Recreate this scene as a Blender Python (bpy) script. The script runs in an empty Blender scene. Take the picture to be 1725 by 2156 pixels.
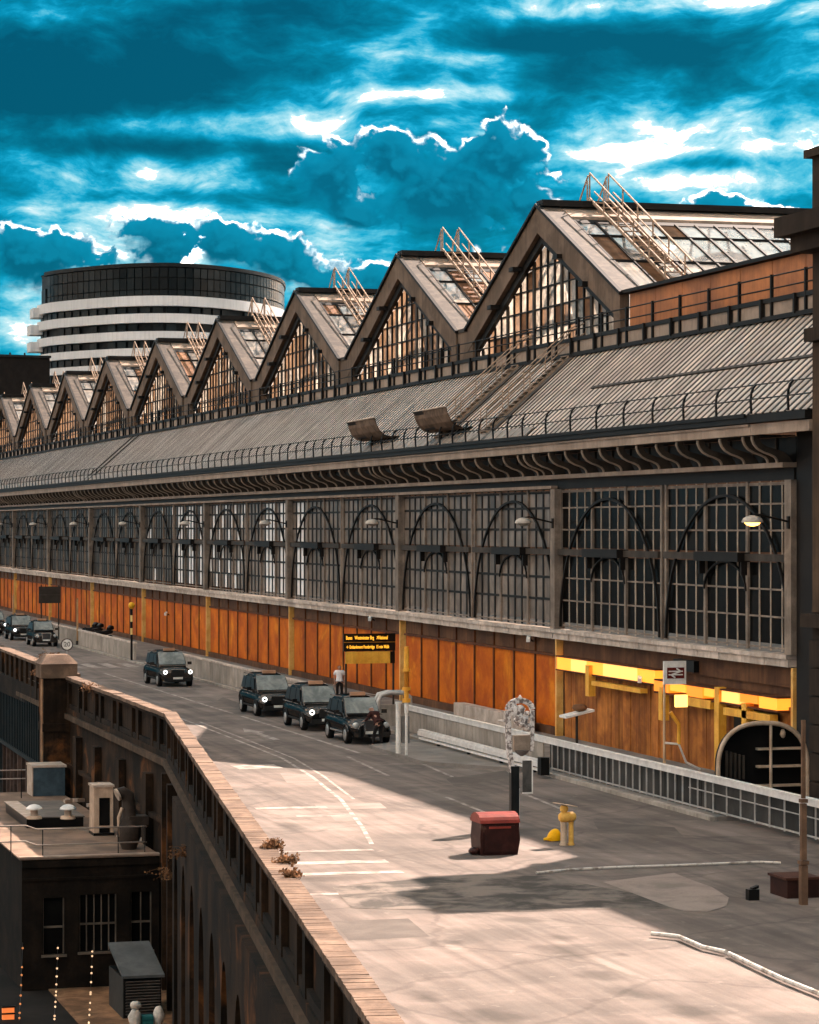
import bpy, math, random
from mathutils import Vector, Matrix, Euler
R = math.radians
random.seed(7)
scene = bpy.context.scene
col = scene.collection

# ------------------------------------------------------------------ camera
W0, FP, HC, HY = 1725.0, 5800.0, 8.6, 1108.0       # working width, focal length in those px, eye height, horizon row
TH = math.atan(1632.5 / FP)                          # camera yaw to the right of the road direction (+Y)
CT, ST = math.cos(TH), math.sin(TH)
cam = bpy.data.cameras.new('camera')
camo = bpy.data.objects.new('camera', cam); col.objects.link(camo)
camo.location = (0, 0, HC); camo.rotation_euler = (R(90), 0, -TH)
cam.sensor_fit = 'HORIZONTAL'; cam.sensor_width = 36; cam.lens = FP / W0 * 36
cam.shift_y = (HY - 1078) / W0; cam.clip_start = 1; cam.clip_end = 9000
scene.camera = camo

# ------------------------------------------------------------------ sun, exposure
SUN_EL = 41.5
sx, sy = 0.754, 0.657                                # horizontal direction towards the sun
sl = bpy.data.lights.new('sun', 'SUN'); sl.energy = 4.3; sl.angle = R(0.6); sl.color = (1.0, 0.80, 0.68)
so = bpy.data.objects.new('sun', sl); col.objects.link(so)
ce, se = math.cos(R(SUN_EL)), math.sin(R(SUN_EL))
so.rotation_euler = Vector((sx*ce, sy*ce, se)).to_track_quat('Z', 'Y').to_euler(); so.location = (60, 60, 80)
scene.view_settings.view_transform = 'Standard'; scene.view_settings.look = 'None'
scene.view_settings.gamma = 1; scene.view_settings.use_curve_mapping = False
scene.view_settings.exposure = 2.05
scene.render.engine = 'CYCLES'
scene.cycles.max_bounces = 6; scene.cycles.diffuse_bounces = 3; scene.cycles.glossy_bounces = 3
scene.cycles.transmission_bounces = 4; scene.cycles.transparent_max_bounces = 10
scene.cycles.sample_clamp_indirect = 4.0; scene.cycles.caustics_reflective = False; scene.cycles.caustics_refractive = False
try: scene.cycles.use_denoising = True
except Exception: pass

SKY_BIAS, SKY_GAIN, HOT_FILL_GAIN = -0.03, 2.15, 116.0  # bias and hot gain: added warm cloud fill, mostly out of view
# ------------------------------------------------------------------ sky: Nishita base under procedural clouds, all by direction
world = bpy.data.worlds.new('World'); scene.world = world; world.use_nodes = True
nt = world.node_tree; nt.nodes.clear()
def N(t, **kw):
    n = nt.nodes.new(t)
    for k, v in kw.items(): setattr(n, k, v)
    return n
def L(a, b): nt.links.new(a, b)
def val(x, sock):
    if isinstance(x, (int, float)): sock.default_value = x
    else: L(x, sock)
def M(op, a, b=0.0, c=None, clamp=False):
    n = N('ShaderNodeMath', operation=op, use_clamp=clamp); val(a, n.inputs[0]); val(b, n.inputs[1])
    if c is not None: val(c, n.inputs[2])
    return n.outputs[0]
def smooth(x, a, b):
    n = N('ShaderNodeMapRange', interpolation_type='SMOOTHSTEP'); val(x, n.inputs[0]); n.inputs[1].default_value = a; n.inputs[2].default_value = b
    return n.outputs[0]
def mixc(f, a, b):
    n = N('ShaderNodeMix', data_type='RGBA'); val(f, n.inputs[0])
    for x, s in ((a, n.inputs[6]), (b, n.inputs[7])):
        if isinstance(x, tuple): s.default_value = (*x, 1)
        else: L(x, s)
    return n.outputs[2]
tc = N('ShaderNodeTexCoord'); sp = N('ShaderNodeSeparateXYZ'); L(tc.outputs['Generated'], sp.inputs[0])
AZ = M('ARCTAN2', sp.outputs[0], sp.outputs[1]); EL = M('ARCSINE', sp.outputs[2])
def vec(a, b, c=0.0):
    n = N('ShaderNodeCombineXYZ'); val(a, n.inputs[0]); val(b, n.inputs[1]); val(c, n.inputs[2]); return n.outputs[0]
def noise(v, scale, detail=7, rough=0.55, dist=0.0):
    n = N('ShaderNodeTexNoise'); L(v, n.inputs['Vector']); n.inputs['Scale'].default_value = scale; n.inputs['Detail'].default_value = detail
    n.inputs['Roughness'].default_value = rough; n.inputs['Distortion'].default_value = dist; return n.outputs[0]
def azel(px, py):
    return TH + math.atan((px - 862) / FP), math.atan((HY - py) / FP)
# heaps of cumulus: (x, y, rx, ry) where they stand in the sky, turned into azimuth and elevation
HEAPS = [(855, 335, 95, 75), (1040, 335, 95, 80), (950, 420, 210, 90), (1090, 430, 90, 60), (700, 380, 75, 80), (735, 455, 70, 40),
         (330, 530, 110, 70), (470, 520, 75, 60), (590, 560, 90, 60), (690, 590, 90, 50), (100, 555, 170, 60),
         (1520, 455, 85, 42), (1640, 470, 70, 30), (760, 600, 80, 45)]
def field(a, e, full=True):
    wx = noise(vec(a, e, 2.0), 26, 3, 0.5); wy = noise(vec(a, e, 7.0), 26, 3, 0.5)
    a2 = M('ADD', a, M('MULTIPLY', M('SUBTRACT', wx, 0.5), 0.016)); e2 = M('ADD', e, M('MULTIPLY', M('SUBTRACT', wy, 0.5), 0.014))
    best = None
    for (px, py, rx, ry) in HEAPS:
        a0, e0 = azel(px, py)
        dx = M('DIVIDE', M('SUBTRACT', a2, a0), rx / FP); dy = M('DIVIDE', M('SUBTRACT', e2, e0), ry / FP)
        d = M('SUBTRACT', 1.0, M('SQRT', M('ADD', M('MULTIPLY', dx, dx), M('MULTIPLY', dy, dy))))
        best = d if best is None else M('SMOOTH_MAX', best, d, 0.3)
    best = M('MAXIMUM', best, -1.6)
    v = vec(a, M('MULTIPLY', e, 1.1))
    b1 = M('ABSOLUTE', M('SUBTRACT', noise(v, 34, 2, 0.5), 0.5)); b2 = M('ABSOLUTE', M('SUBTRACT', noise(v, 85, 2, 0.5), 0.5)); b3 = noise(v, 230, 5, 0.6)
    bil = M('SUBTRACT', 0.34, M('ADD', M('MULTIPLY', b1, 2.2), M('MULTIPLY', b2, 1.3)))      # billows: rounded tops, sharp creases
    return M('ADD', M('ADD', best, M('MULTIPLY', bil, 1.15)), M('MULTIPLY', M('SUBTRACT', b3, 0.5), 0.55))
# light comes from above and from the right, behind the heaps
f0 = field(AZ, EL); f1 = field(M('ADD', AZ, 0.0016), M('ADD', EL, 0.0040))
inside = smooth(f0, -0.03, 0.16); core = smooth(f0, 0.05, 0.9)
grad = M('SUBTRACT', f0, f1)
lit = M('MULTIPLY', M('SUBTRACT', grad, 0.04), 2.6, clamp=True)
rim = M('MULTIPLY', inside, M('SUBTRACT', 1.0, smooth(f0, 0.08, 0.27)))
# drawn-out streaks of higher cloud
wq_ = M('MULTIPLY', M('SUBTRACT', noise(vec(AZ, EL, 3.0), 9, 4, 0.55), 0.5), 0.10)
vs = vec(M('ADD', AZ, M('MULTIPLY', EL, -0.35)), M('ADD', M('MULTIPLY', EL, 3.0), wq_))
n1 = noise(vs, 10.5, 10, 0.60, 0.35)
n2 = noise(vec(AZ, M('ADD', M('MULTIPLY', EL, 2.0), wq_), 4.0), 30, 9, 0.62, 0.25)
n3 = noise(vec(AZ, M('MULTIPLY', EL, 1.5), 9.0), 4.5, 3, 0.5)
st = M('ADD', M('MULTIPLY', n1, 0.80), M('MULTIPLY', n2, 0.50))
st = M('ADD', st, M('MULTIPLY', M('SUBTRACT', n3, 0.5), 0.42))
st = M('ADD', st, SKY_BIAS - 0.01)
# where brighter streaks and darker decks stand; the first cancels the fill bias in view
def gauss(px, py, rx, ry, amp):
    a0, e0 = azel(px, py)
    dx = M('DIVIDE', M('SUBTRACT', AZ, a0), rx / FP); dy = M('DIVIDE', M('SUBTRACT', EL, e0), ry / FP)
    return M('MULTIPLY', M('EXPONENT', M('MULTIPLY', M('ADD', M('MULTIPLY', dx, dx), M('MULTIPLY', dy, dy)), -1.0)), amp)
for g in [(860, 330, 1100, 620, -.088), (430, 250, 230, 38, 0.136), (730, 285, 130, 40, 0.128), (330, 370, 260, 34, 0.102), (70, 430, 170, 44, 0.109), (470, 452, 240, 20, 0.115), (850, 200, 230, 20, 0.128),
          (820, 112, 100, 26, 0.144), (990, 124, 100, 18, 0.136), (885, 45, 40, 40, 0.112), (1130, 30, 150, 24, 0.101), (1430, 15, 220, 22, 0.090), (1560, 300, 230, 34, 0.059),
          (1440, 385, 330, 22, 0.090), (740, 470, 160, 60, 0.096), (620, 500, 300, 40, 0.080), (30, 640, 70, 70, 0.090), (1340, 330, 100, 20, 0.096),
          (230, 130, 420, 150, -.17), (900, 60, 900, 110, -.035), (60, 210, 260, 60, -.13), (330, 312, 330, 20, -.15), (1350, 190, 330, 90, -.11), (1180, 85, 170, 26, -.10), (620, 60, 200, 60, -.11), (1000, 230, 260, 26, -.08),
          (1450, 100, 300, 50, -.07), (350, 415, 240, 18, -.08), (1500, 345, 200, 14, -.08), (560, 345, 120, 40, -.10)]:
    st = M('ADD', st, gauss(*g))
st = M('MULTIPLY_ADD', M('SUBTRACT', st, 0.52), 1.5, 0.52)
rp = N('ShaderNodeValToRGB'); L(st, rp.inputs[0])
cr = rp.color_ramp
stops = [(0.28, (0.0000, 0.030, 0.052)), (0.40, (0.0000, 0.070, 0.115)), (0.49, (0.0004, 0.130, 0.205)), (0.555, (0.001, 0.20, 0.33)), (0.61, (0.008, 0.31, 0.49)), (0.67, (0.10, 0.46, 0.60)), (0.74, (0.40, 0.68, 0.74)), (0.83, (0.95, 0.92, 0.88))]
while len(cr.elements) < len(stops): cr.elements.new(0.5)
for e_, (p_, c_) in zip(cr.elements, stops): e_.position = p_; e_.color = (*c_, 1)
deck = rp.outputs[0]
whiteness = smooth(M('ADD', st, M('MULTIPLY', M('SUBTRACT', noise(vec(AZ, M('MULTIPLY', EL, 1.7), 5.0), 90, 7, 0.65), 0.5), 0.16)), 0.77, 1.02)
heapcol = mixc(core, (0.001, 0.185, 0.31), (0.0003, 0.060, 0.112))
heapcol = mixc(M('MULTIPLY', lit, 0.45), heapcol, (0.004, 0.25, 0.40))
facing = smooth(grad, -0.10, 0.06)
body_ = M('ADD', M('MULTIPLY', inside, facing), M('MULTIPLY', smooth(f0, 0.02, 0.75), M('SUBTRACT', 1.0, facing)), clamp=True)
skyc = mixc(body_, deck, heapcol)
edge = M('MULTIPLY', rim, M('MULTIPLY', lit, 1.35), clamp=True)
skyc = mixc(edge, skyc, (1.0, 0.95, 0.90))
hot = M('MAXIMUM', M('MULTIPLY', whiteness, M('SUBTRACT', 1.0, body_)), M('MULTIPLY', M('MULTIPLY', edge, edge), 0.06))
sky = N('ShaderNodeTexSky', sky_type='NISHITA'); sky.sun_disc = False; sky.sun_elevation = R(SUN_EL); sky.sun_rotation = math.atan2(sx, sy)
sky.dust_density = 2.0
tint = N('ShaderNodeMix', data_type='RGBA', blend_type='MULTIPLY'); tint.inputs[0].default_value = 1.0
L(sky.outputs[0], tint.inputs[6]); tint.inputs[7].default_value = (0.0005, 0.022, 0.034, 1)
skyc = mixc(M('MULTIPLY', hot, 1.6, clamp=True), skyc, (1.0, 0.54, 0.24))       # warm tint added to hot cloud so its fill offsets the teal
gain = M('ADD', SKY_GAIN, M('MULTIPLY', hot, HOT_FILL_GAIN))          # hot cloud boosted far past white as added fill for the shaded parts
sc_ = N('ShaderNodeVectorMath', operation='SCALE'); L(skyc, sc_.inputs[0]); L(gain, sc_.inputs['Scale'])
ad = N('ShaderNodeVectorMath', operation='ADD'); L(sc_.outputs[0], ad.inputs[0]); L(tint.outputs[2], ad.inputs[1])
bg = N('ShaderNodeBackground'); L(ad.outputs[0], bg.inputs[0]); bg.inputs[1].default_value = 0.12
wo = N('ShaderNodeOutputWorld'); L(bg.outputs[0], wo.inputs[0])
try: world.cycles.sampling_method = 'MANUAL'; world.cycles.sample_map_resolution = 1024
except Exception: pass

# ------------------------------------------------------------------ finding points of the place
def ray(px, py):
    u = (px - 862.5) / FP; v = (HY - py) / FP
    return (u*CT + ST, CT - u*ST, v)
def on_z(px, py, z=0.0):
    r = ray(px, py); d = (z - HC) / r[2]; return Vector((r[0]*d, r[1]*d, z))
def on_x(px, py, x):
    r = ray(px, py); d = x / r[0]; return Vector((x, r[1]*d, HC + r[2]*d))
def on_y(px, py, y):
    r = ray(px, py); d = y / r[1]; return Vector((r[0]*d, y, HC + r[2]*d))

# ------------------------------------------------------------------ materials
MATS = {}
def mat(name, base, base2=None, rough=0.7, metal=0.0, scale=1.2, streak=0.0, grain=0.12, bump=0.0, bscale=30.0, tint=0.0, spec=0.12, spots=None, mixpos=(0.35, 0.7), coat=0.0):
    if name in MATS: return MATS[name]
    m = bpy.data.materials.new(name); m.use_nodes = True; t = m.node_tree; t.nodes.clear()
    def n(ty, **k):
        x = t.nodes.new(ty)
        for a, b in k.items(): setattr(x, a, b)
        return x
    out = n('ShaderNodeOutputMaterial'); b = n('ShaderNodeBsdfPrincipled'); t.links.new(b.outputs[0], out.inputs[0])
    b.inputs['Roughness'].default_value = rough; b.inputs['Metallic'].default_value = metal
    b.inputs['Specular IOR Level'].default_value = spec
    if coat: b.inputs['Coat Weight'].default_value = coat; b.inputs['Coat Roughness'].default_value = 0.05
    g = n('ShaderNodeNewGeometry')
    def noise_(sc, det, vecsock, ro=0.6, di=0.0):
        x = n('ShaderNodeTexNoise'); x.inputs['Scale'].default_value = sc; x.inputs['Detail'].default_value = det; x.inputs['Roughness'].default_value = ro
        x.inputs['Distortion'].default_value = di; t.links.new(vecsock, x.inputs['Vector']); return x.outputs[0]
    def mix(f, a, c, ty='MIX'):
        x = n('ShaderNodeMix', data_type='RGBA', blend_type=ty)
        if isinstance(f, float): x.inputs[0].default_value = f
        else: t.links.new(f, x.inputs[0])
        for v_, s_ in ((a, x.inputs[6]), (c, x.inputs[7])):
            if isinstance(v_, tuple): s_.default_value = (*v_, 1)
            else: t.links.new(v_, s_)
        return x.outputs[2]
    def rng(f, a, c):
        x = n('ShaderNodeMapRange', interpolation_type='SMOOTHSTEP'); t.links.new(f, x.inputs[0]); x.inputs[1].default_value = a; x.inputs[2].default_value = c; return x.outputs[0]
    base2 = base2 or tuple(x*0.6 for x in base)
    c = mix(rng(noise_(scale, 6, g.outputs['Position'], 0.62, 0.4), *mixpos), base2, base)
    if streak:
        mp = n('ShaderNodeMapping'); mp.inputs['Scale'].default_value = (3.0, 3.0, 0.18); t.links.new(g.outputs['Position'], mp.inputs['Vector'])
        f = rng(noise_(1.3, 5, mp.outputs[0], 0.65), 0.42, 0.72)
        x = n('ShaderNodeMath', operation='MULTIPLY'); t.links.new(f, x.inputs[0]); x.inputs[1].default_value = streak
        c = mix(x.outputs[0], c, tuple(v*0.45 for v in base2))
    for (sc, lo, hi, colr, amt) in (spots or ()):
        f = rng(noise_(sc, 5, g.outputs['Position'], 0.6, 0.6), lo, hi)
        x = n('ShaderNodeMath', operation='MULTIPLY'); t.links.new(f, x.inputs[0]); x.inputs[1].default_value = amt
        c = mix(x.outputs[0], c, colr)
    if grain:
        gr = noise_(bscale, 4, g.outputs['Position'], 0.7)
        h = n('ShaderNodeMapRange'); t.links.new(gr, h.inputs[0]); h.inputs[3].default_value = 1 - grain*2; h.inputs[4].default_value = 1 + grain*2
        v = n('ShaderNodeVectorMath', operation='SCALE'); t.links.new(c, v.inputs[0]); t.links.new(h.outputs[0], v.inputs['Scale']); c = v.outputs[0]
    if tint:
        oi = n('ShaderNodeObjectInfo'); h = n('ShaderNodeMapRange'); t.links.new(oi.outputs['Random'], h.inputs[0]); h.inputs[3].default_value = 1 - tint; h.inputs[4].default_value = 1 + tint
        v = n('ShaderNodeVectorMath', operation='SCALE'); t.links.new(c, v.inputs[0]); t.links.new(h.outputs[0], v.inputs['Scale']); c = v.outputs[0]
    t.links.new(c, b.inputs['Base Color'])
    if bump:
        bn = n('ShaderNodeBump'); bn.inputs['Strength'].default_value = bump; bn.inputs['Distance'].default_value = 0.02
        t.links.new(noise_(bscale, 5, g.outputs['Position'], 0.65), bn.inputs['Height']); t.links.new(bn.outputs[0], b.inputs['Normal'])
    MATS[name] = m; return m
def glow(name, c, s):
    if name in MATS: return MATS[name]
    m = bpy.data.materials.new(name); m.use_nodes = True; b = m.node_tree.nodes['Principled BSDF']
    b.inputs['Base Color'].default_value = (*[min(.8, x) for x in c], 1); b.inputs['Emission Color'].default_value = (*c, 1); b.inputs['Emission Strength'].default_value = s
    MATS[name] = m; return m
def glazing(name, c, transp, transl, gloss, rough=0.06, dirt=0.4, dscale=1.5):
    """Old roof glass: part clear, part scattering light through it, part glossy."""
    m = bpy.data.materials.new(name); m.use_nodes = True; t = m.node_tree; t.nodes.clear()
    def n(ty, **k):
        x = t.nodes.new(ty)
        for a, b in k.items(): setattr(x, a, b)
        return x
    g = n('ShaderNodeNewGeometry'); nz = n('ShaderNodeTexNoise'); nz.inputs['Scale'].default_value = dscale; nz.inputs['Detail'].default_value = 6; nz.inputs['Roughness'].default_value = .65
    t.links.new(g.outputs['Position'], nz.inputs['Vector'])
    oi = n('ShaderNodeObjectInfo'); ad = n('ShaderNodeMath', operation='MULTIPLY_ADD'); t.links.new(oi.outputs['Random'], ad.inputs[0]); ad.inputs[1].default_value = .25; t.links.new(nz.outputs[0], ad.inputs[2])
    mr = n('ShaderNodeMapRange'); t.links.new(ad.outputs[0], mr.inputs[0]); mr.inputs[1].default_value = .45; mr.inputs[2].default_value = .8; mr.inputs[3].default_value = 1.0; mr.inputs[4].default_value = 1.0 - dirt
    cc = n('ShaderNodeVectorMath', operation='SCALE'); cc.inputs[0].default_value = c; t.links.new(mr.outputs[0], cc.inputs['Scale'])
    df = n('ShaderNodeBsdfDiffuse'); tl = n('ShaderNodeBsdfTranslucent'); tp = n('ShaderNodeBsdfTransparent'); gl = n('ShaderNodeBsdfGlossy'); gl.inputs['Roughness'].default_value = rough
    for x in (df, tl, tp): t.links.new(cc.outputs[0], x.inputs[0])
    m1 = n('ShaderNodeMixShader'); m1.inputs[0].default_value = transl; t.links.new(df.outputs[0], m1.inputs[1]); t.links.new(tl.outputs[0], m1.inputs[2])
    m2 = n('ShaderNodeMixShader'); m2.inputs[0].default_value = transp; t.links.new(m1.outputs[0], m2.inputs[1]); t.links.new(tp.outputs[0], m2.inputs[2])
    lw = n('ShaderNodeFresnel'); lw.inputs[0].default_value = 1.5; ml = n('ShaderNodeMath', operation='MULTIPLY'); t.links.new(lw.outputs[0], ml.inputs[0]); ml.inputs[1].default_value = gloss
    m3 = n('ShaderNodeMixShader'); t.links.new(ml.outputs[0], m3.inputs[0]); t.links.new(m2.outputs[0], m3.inputs[1]); t.links.new(gl.outputs[0], m3.inputs[2])
    o = n('ShaderNodeOutputMaterial'); t.links.new(m3.outputs[0], o.inputs[0]); MATS[name] = m; return m

# ------------------------------------------------------------------ mesh building
class MB:
    def __init__(s): s.v = []; s.f = []; s.sm = []
    def add(s, pts, faces, smooth=False):
        o = len(s.v); s.v += [tuple(p) for p in pts]
        for f in faces: s.f.append(tuple(i + o for i in f)); s.sm.append(smooth)
        return s
    def box(s, x0, y0, z0, x1, y1, z1):
        p = [(x, y, z) for z in (z0, z1) for y in (y0, y1) for x in (x0, x1)]
        return s.add(p, [(0, 2, 3, 1), (4, 5, 7, 6), (0, 1, 5, 4), (2, 6, 7, 3), (0, 4, 6, 2), (1, 3, 7, 5)])
    def obox(s, c, a, b, d):
        c, a, b, d = map(Vector, (c, a, b, d))
        p = [c + i*a + j*b + k*d for k in (-1, 1) for j in (-1, 1) for i in (-1, 1)]
        return s.add(p, [(0, 2, 3, 1), (4, 5, 7, 6), (0, 1, 5, 4), (2, 6, 7, 3), (0, 4, 6, 2), (1, 3, 7, 5)])
    def bar(s, p, q, w, h, up=(0, 0, 1)):
        p, q = Vector(p), Vector(q); d = q - p; side = d.cross(Vector(up))
        if side.length < 1e-6: side = d.cross(Vector((1, 0, 0)))
        side.normalize(); u = side.cross(d).normalized()
        return s.obox((p + q)/2, d/2, side*w/2, u*h/2)
    def tube(s, pts, r, n=6, caps=True):
        pts = [Vector(p) for p in pts]; rs = r if isinstance(r, (list, tuple)) else [r]*len(pts)
        rings = []; prev = None
        for i, p in enumerate(pts):
            d = (pts[min(i+1, len(pts)-1)] - pts[max(i-1, 0)]).normalized()
            a = prev if prev is not None else (Vector((0, 0, 1)) if abs(d.z) < .9 else Vector((1, 0, 0)))
            a = (a - d*a.dot(d)).normalized(); prev = a; b = d.cross(a)
            rings.append([p + (a*math.cos(2*math.pi*k/n) + b*math.sin(2*math.pi*k/n))*rs[i] for k in range(n)])
        vs = [v for rg in rings for v in rg]; fs = []
        for i in range(len(pts)-1):
            for k in range(n): fs.append((i*n+k, i*n+(k+1) % n, (i+1)*n+(k+1) % n, (i+1)*n+k))
        s.add(vs, fs, True)
        if caps:
            s.add(rings[0], [tuple(reversed(range(n)))]); s.add(rings[-1], [tuple(range(n))])
        return s
    def prism(s, poly, v):
        v = Vector(v); a = [Vector(p) for p in poly]; b = [p + v for p in a]; n = len(a)
        return s.add(a + b, [tuple(reversed(range(n))), tuple(range(n, 2*n))] + [(i, (i+1) % n, n+(i+1) % n, n+i) for i in range(n)])
    def lathe(s, c, prof, n=12, axis='Z', smooth=True):
        c = Vector(c); vs = []; m = len(prof)
        for (r, z) in prof:
            for k in range(n):
                a = 2*math.pi*k/n; x, y = r*math.cos(a), r*math.sin(a)
                vs.append(c + Vector((x, y, z) if axis == 'Z' else (z, x, y) if axis == 'X' else (x, z, y)))
        fs = [(i*n+k, i*n+(k+1) % n, (i+1)*n+(k+1) % n, (i+1)*n+k) for i in range(m-1) for k in range(n)]
        s.add(vs, fs, smooth); s.add(vs[:n], [tuple(reversed(range(n)))]); s.add(vs[-n:], [tuple(range(n))]); return s
    def quad(s, a, b, c, d): return s.add([a, b, c, d], [(0, 1, 2, 3)])
    def poly(s, pts): return s.add(pts, [tuple(range(len(pts)))])
    def mesh(s, name, m=None, off=(0, 0, 0)):
        me = bpy.data.meshes.new(name); ox, oy, oz = off
        me.from_pydata([(x-ox, y-oy, z-oz) for x, y, z in s.v], [], s.f)
        me.polygons.foreach_set('use_smooth', s.sm)
        if m: me.materials.append(m)
        me.update(); return me
    def build(s, name, m, parent=None, local=False, kind=None, label=None):
        off = WL.get(parent.name, (0, 0, 0)) if (parent is not None and not local) else (0, 0, 0)
        o = bpy.data.objects.new(name, s.mesh(name, m, off)); col.objects.link(o)
        if parent is not None: o.parent = parent; WL[o.name] = off
        if kind: o['kind'] = kind
        if label: o['label'] = label
        return o
WL = {}
def tag(o, label, cat, group=None):
    o['label'] = label; o['category'] = cat
    if group: o['group'] = group
    return o
def thing(name, label, cat, loc=(0, 0, 0), group=None):
    o = bpy.data.objects.new(name, None); col.objects.link(o); o.empty_display_size = .3
    o.location = loc; WL[o.name] = tuple(loc); return tag(o, label, cat, group)
def structure(o): o['kind'] = 'structure'; return o
def children(o): return [c for c in bpy.data.objects if c.parent == o]
def copy_tree(o, parent=None, kids=None):
    kids = kids or KIDS(o); c = o.copy(); col.objects.link(c)
    if parent is not None: c.parent = parent
    for ch in kids.get(o.name, ()): copy_tree(ch, c, kids)
    return c
def KIDS(o):
    d = {}
    for x in bpy.data.objects:
        if x.parent is not None: d.setdefault(x.parent.name, []).append(x)
    return d
class Kind:
    """Alike pieces: the first `limit` placed are objects that share one mesh, the rest one joined part."""
    def __init__(s, name, mb, m, parent, limit=300, rest=None):
        s.name, s.mb, s.m, s.parent, s.limit, s.n = name, mb, m, parent, limit, 0
        s.me = mb.mesh(name, m); s.rest = MB(); s.restname = rest or name + '_run'
        s.off = Vector(WL.get(parent.name, (0, 0, 0))) if parent is not None else Vector((0, 0, 0))
    def put(s, loc, rot=None, parent=None, m=None):
        loc = Vector(loc)
        if s.n < s.limit:
            s.n += 1; o = bpy.data.objects.new(s.name, s.me); col.objects.link(o); p = parent or s.parent
            if p is not None: o.parent = p
            o.location = loc - s.off
            if rot: o.rotation_euler = rot
            if m:
                o.material_slots[0].link = 'OBJECT'; o.material_slots[0].material = m
            return o
        mx = Matrix.Translation(loc)
        if rot: mx = mx @ Euler(rot).to_matrix().to_4x4()
        o_ = len(s.rest.v); s.rest.v += [tuple(mx @ Vector(v)) for v in s.mb.v]
        s.rest.f += [tuple(i + o_ for i in f) for f in s.mb.f]; s.rest.sm += s.mb.sm
    def finish(s):
        if s.rest.v: s.rest.build(s.restname, s.m, s.parent, kind='stuff')
def text_mesh(name, body, size, m, parent, loc, rot=(R(90), 0, 0), align='LEFT', depth=0.004, width=None):
    cu = bpy.data.curves.new(name, 'FONT'); cu.body = body; cu.size = size; cu.align_x = align; cu.align_y = 'CENTER'; cu.extrude = depth; cu.resolution_u = 3
    tmp = bpy.data.objects.new(name + '_curve', cu); col.objects.link(tmp)
    bpy.context.view_layer.update()
    me = bpy.data.meshes.new_from_object(tmp.evaluated_get(bpy.context.evaluated_depsgraph_get()))
    bpy.data.objects.remove(tmp); bpy.data.curves.remove(cu)
    me.materials.clear(); me.materials.append(m)
    if width and len(me.vertices):
        xs = [v.co.x for v in me.vertices]; k = width / max(1e-6, max(xs) - min(xs))
        for v in me.vertices: v.co.x *= k
    o = bpy.data.objects.new(name, me); col.objects.link(o); o.parent = parent; o.location = loc; o.rotation_euler = rot
    return o
# ------------------------------------------------------------------ material set
asphalt = mat('asphalt', (.198, .157, .137), (.120, .099, .087), rough=.85, scale=.35, grain=.16, bscale=26, bump=.3,
              spots=((.9, .60, .78, (.085, .073, .064), .5), (.28, .60, .72, (.11, .092, .08), .6), (.16, .52, .70, (.265, .215, .187), .6), (1.7, .60, .70, (.29, .24, .21), .35)))
paving = mat('paving', (.24, .21, .19), (.15, .135, .12), rough=.85, scale=.6, bump=.15)
ground_m = mat('ground', (.016, .013, .011), (.008, .007, .006), rough=.95, scale=.4)
patio_m = mat('patio', (.30, .165, .09), (.10, .055, .03), rough=.9, scale=.9)  # warm glow on the yard put into the paving colour
white_line = mat('white_line', (.36, .315, .28), (.17, .142, .125), rough=.85, scale=1.6, grain=.2, mixpos=(.36, .62))
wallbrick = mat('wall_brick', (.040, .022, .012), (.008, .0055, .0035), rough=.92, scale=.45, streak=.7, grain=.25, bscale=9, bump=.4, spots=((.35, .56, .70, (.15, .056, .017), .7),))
wallbrick2 = mat('wall_brick_dark', (.026, .017, .011), (.009, .006, .0045), rough=.92, scale=.5, streak=.6, grain=.25, bscale=9, bump=.4)
coping_m = mat('coping', (.215, .145, .105), (.10, .067, .049), rough=.9, scale=.8, grain=.22, bscale=16, bump=.3, tint=.035, spots=((.8, .62, .75, (.09, .06, .04), .7),))
orange = mat('orange_paint', (.56, .140, .008), (.34, .068, .008), rough=.6, spec=.06, scale=.55, streak=0, grain=.14, bscale=7, bump=.1, tint=.12,
             spots=((.38, .56, .74, (.74, .27, .015), .7), (.30, .58, .76, (.20, .040, .012), .75), (2.2, .70, .78, (.62, .36, .16), .5)))
frieze_m = mat('frieze_paint', (.15, .07, .033), (.075, .034, .018), rough=.7, scale=.7, streak=.5, grain=.2, tint=.1)
rib_m = mat('rib_paint', (.14, .05, .018), (.07, .025, .012), rough=.7)
plank_m = mat('plank', (.52, .19, .04), (.26, .085, .022), rough=.7, scale=.9, streak=.6, tint=.22)
yellow = mat('yellow_paint', (.86, .47, .06), (.70, .31, .03), rough=.5, spec=.3, scale=1.5, streak=.3, spots=((2.2, .62, .75, (.25, .10, .02), .6),))
iron = mat('iron', (.065, .052, .042), (.034, .028, .023), rough=.6, scale=1.0, streak=.5, grain=.15, bscale=14)
iron_l = mat('iron_light', (.27, .215, .172), (.15, .118, .095), rough=.6, scale=1.2, streak=.4, grain=.15, bscale=14)
iron_d = mat('iron_dark', (.014, .0115, .010), (.008, .0065, .006), rough=.55, scale=1.0)
fascia_m = mat('fascia', (.38, .285, .22), (.25, .185, .14), rough=.6, scale=.8, streak=.3)
stone_l = mat('sill_stone', (.60, .505, .44), (.38, .315, .265), rough=.85, scale=1.5, streak=.15, grain=.15, tint=.14, bump=.2)
sheet_m = mat('roof_sheet', (.62, .50, .415), (.38, .29, .23), rough=.38, scale=.5, streak=.25, grain=.1, tint=.16, spots=((.5, .58, .72, (.30, .22, .165), .6),))
sheet_d = mat('roof_rib', (.04, .030, .023), (.024, .018, .014), rough=.6)
board_m = mat('bargeboard', (.20, .135, .094), (.115, .077, .053), rough=.7, scale=.8, streak=.4)
verge_m = mat('verge', (.10, .078, .062), (.05, .04, .033), rough=.6, scale=1.6)
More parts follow.
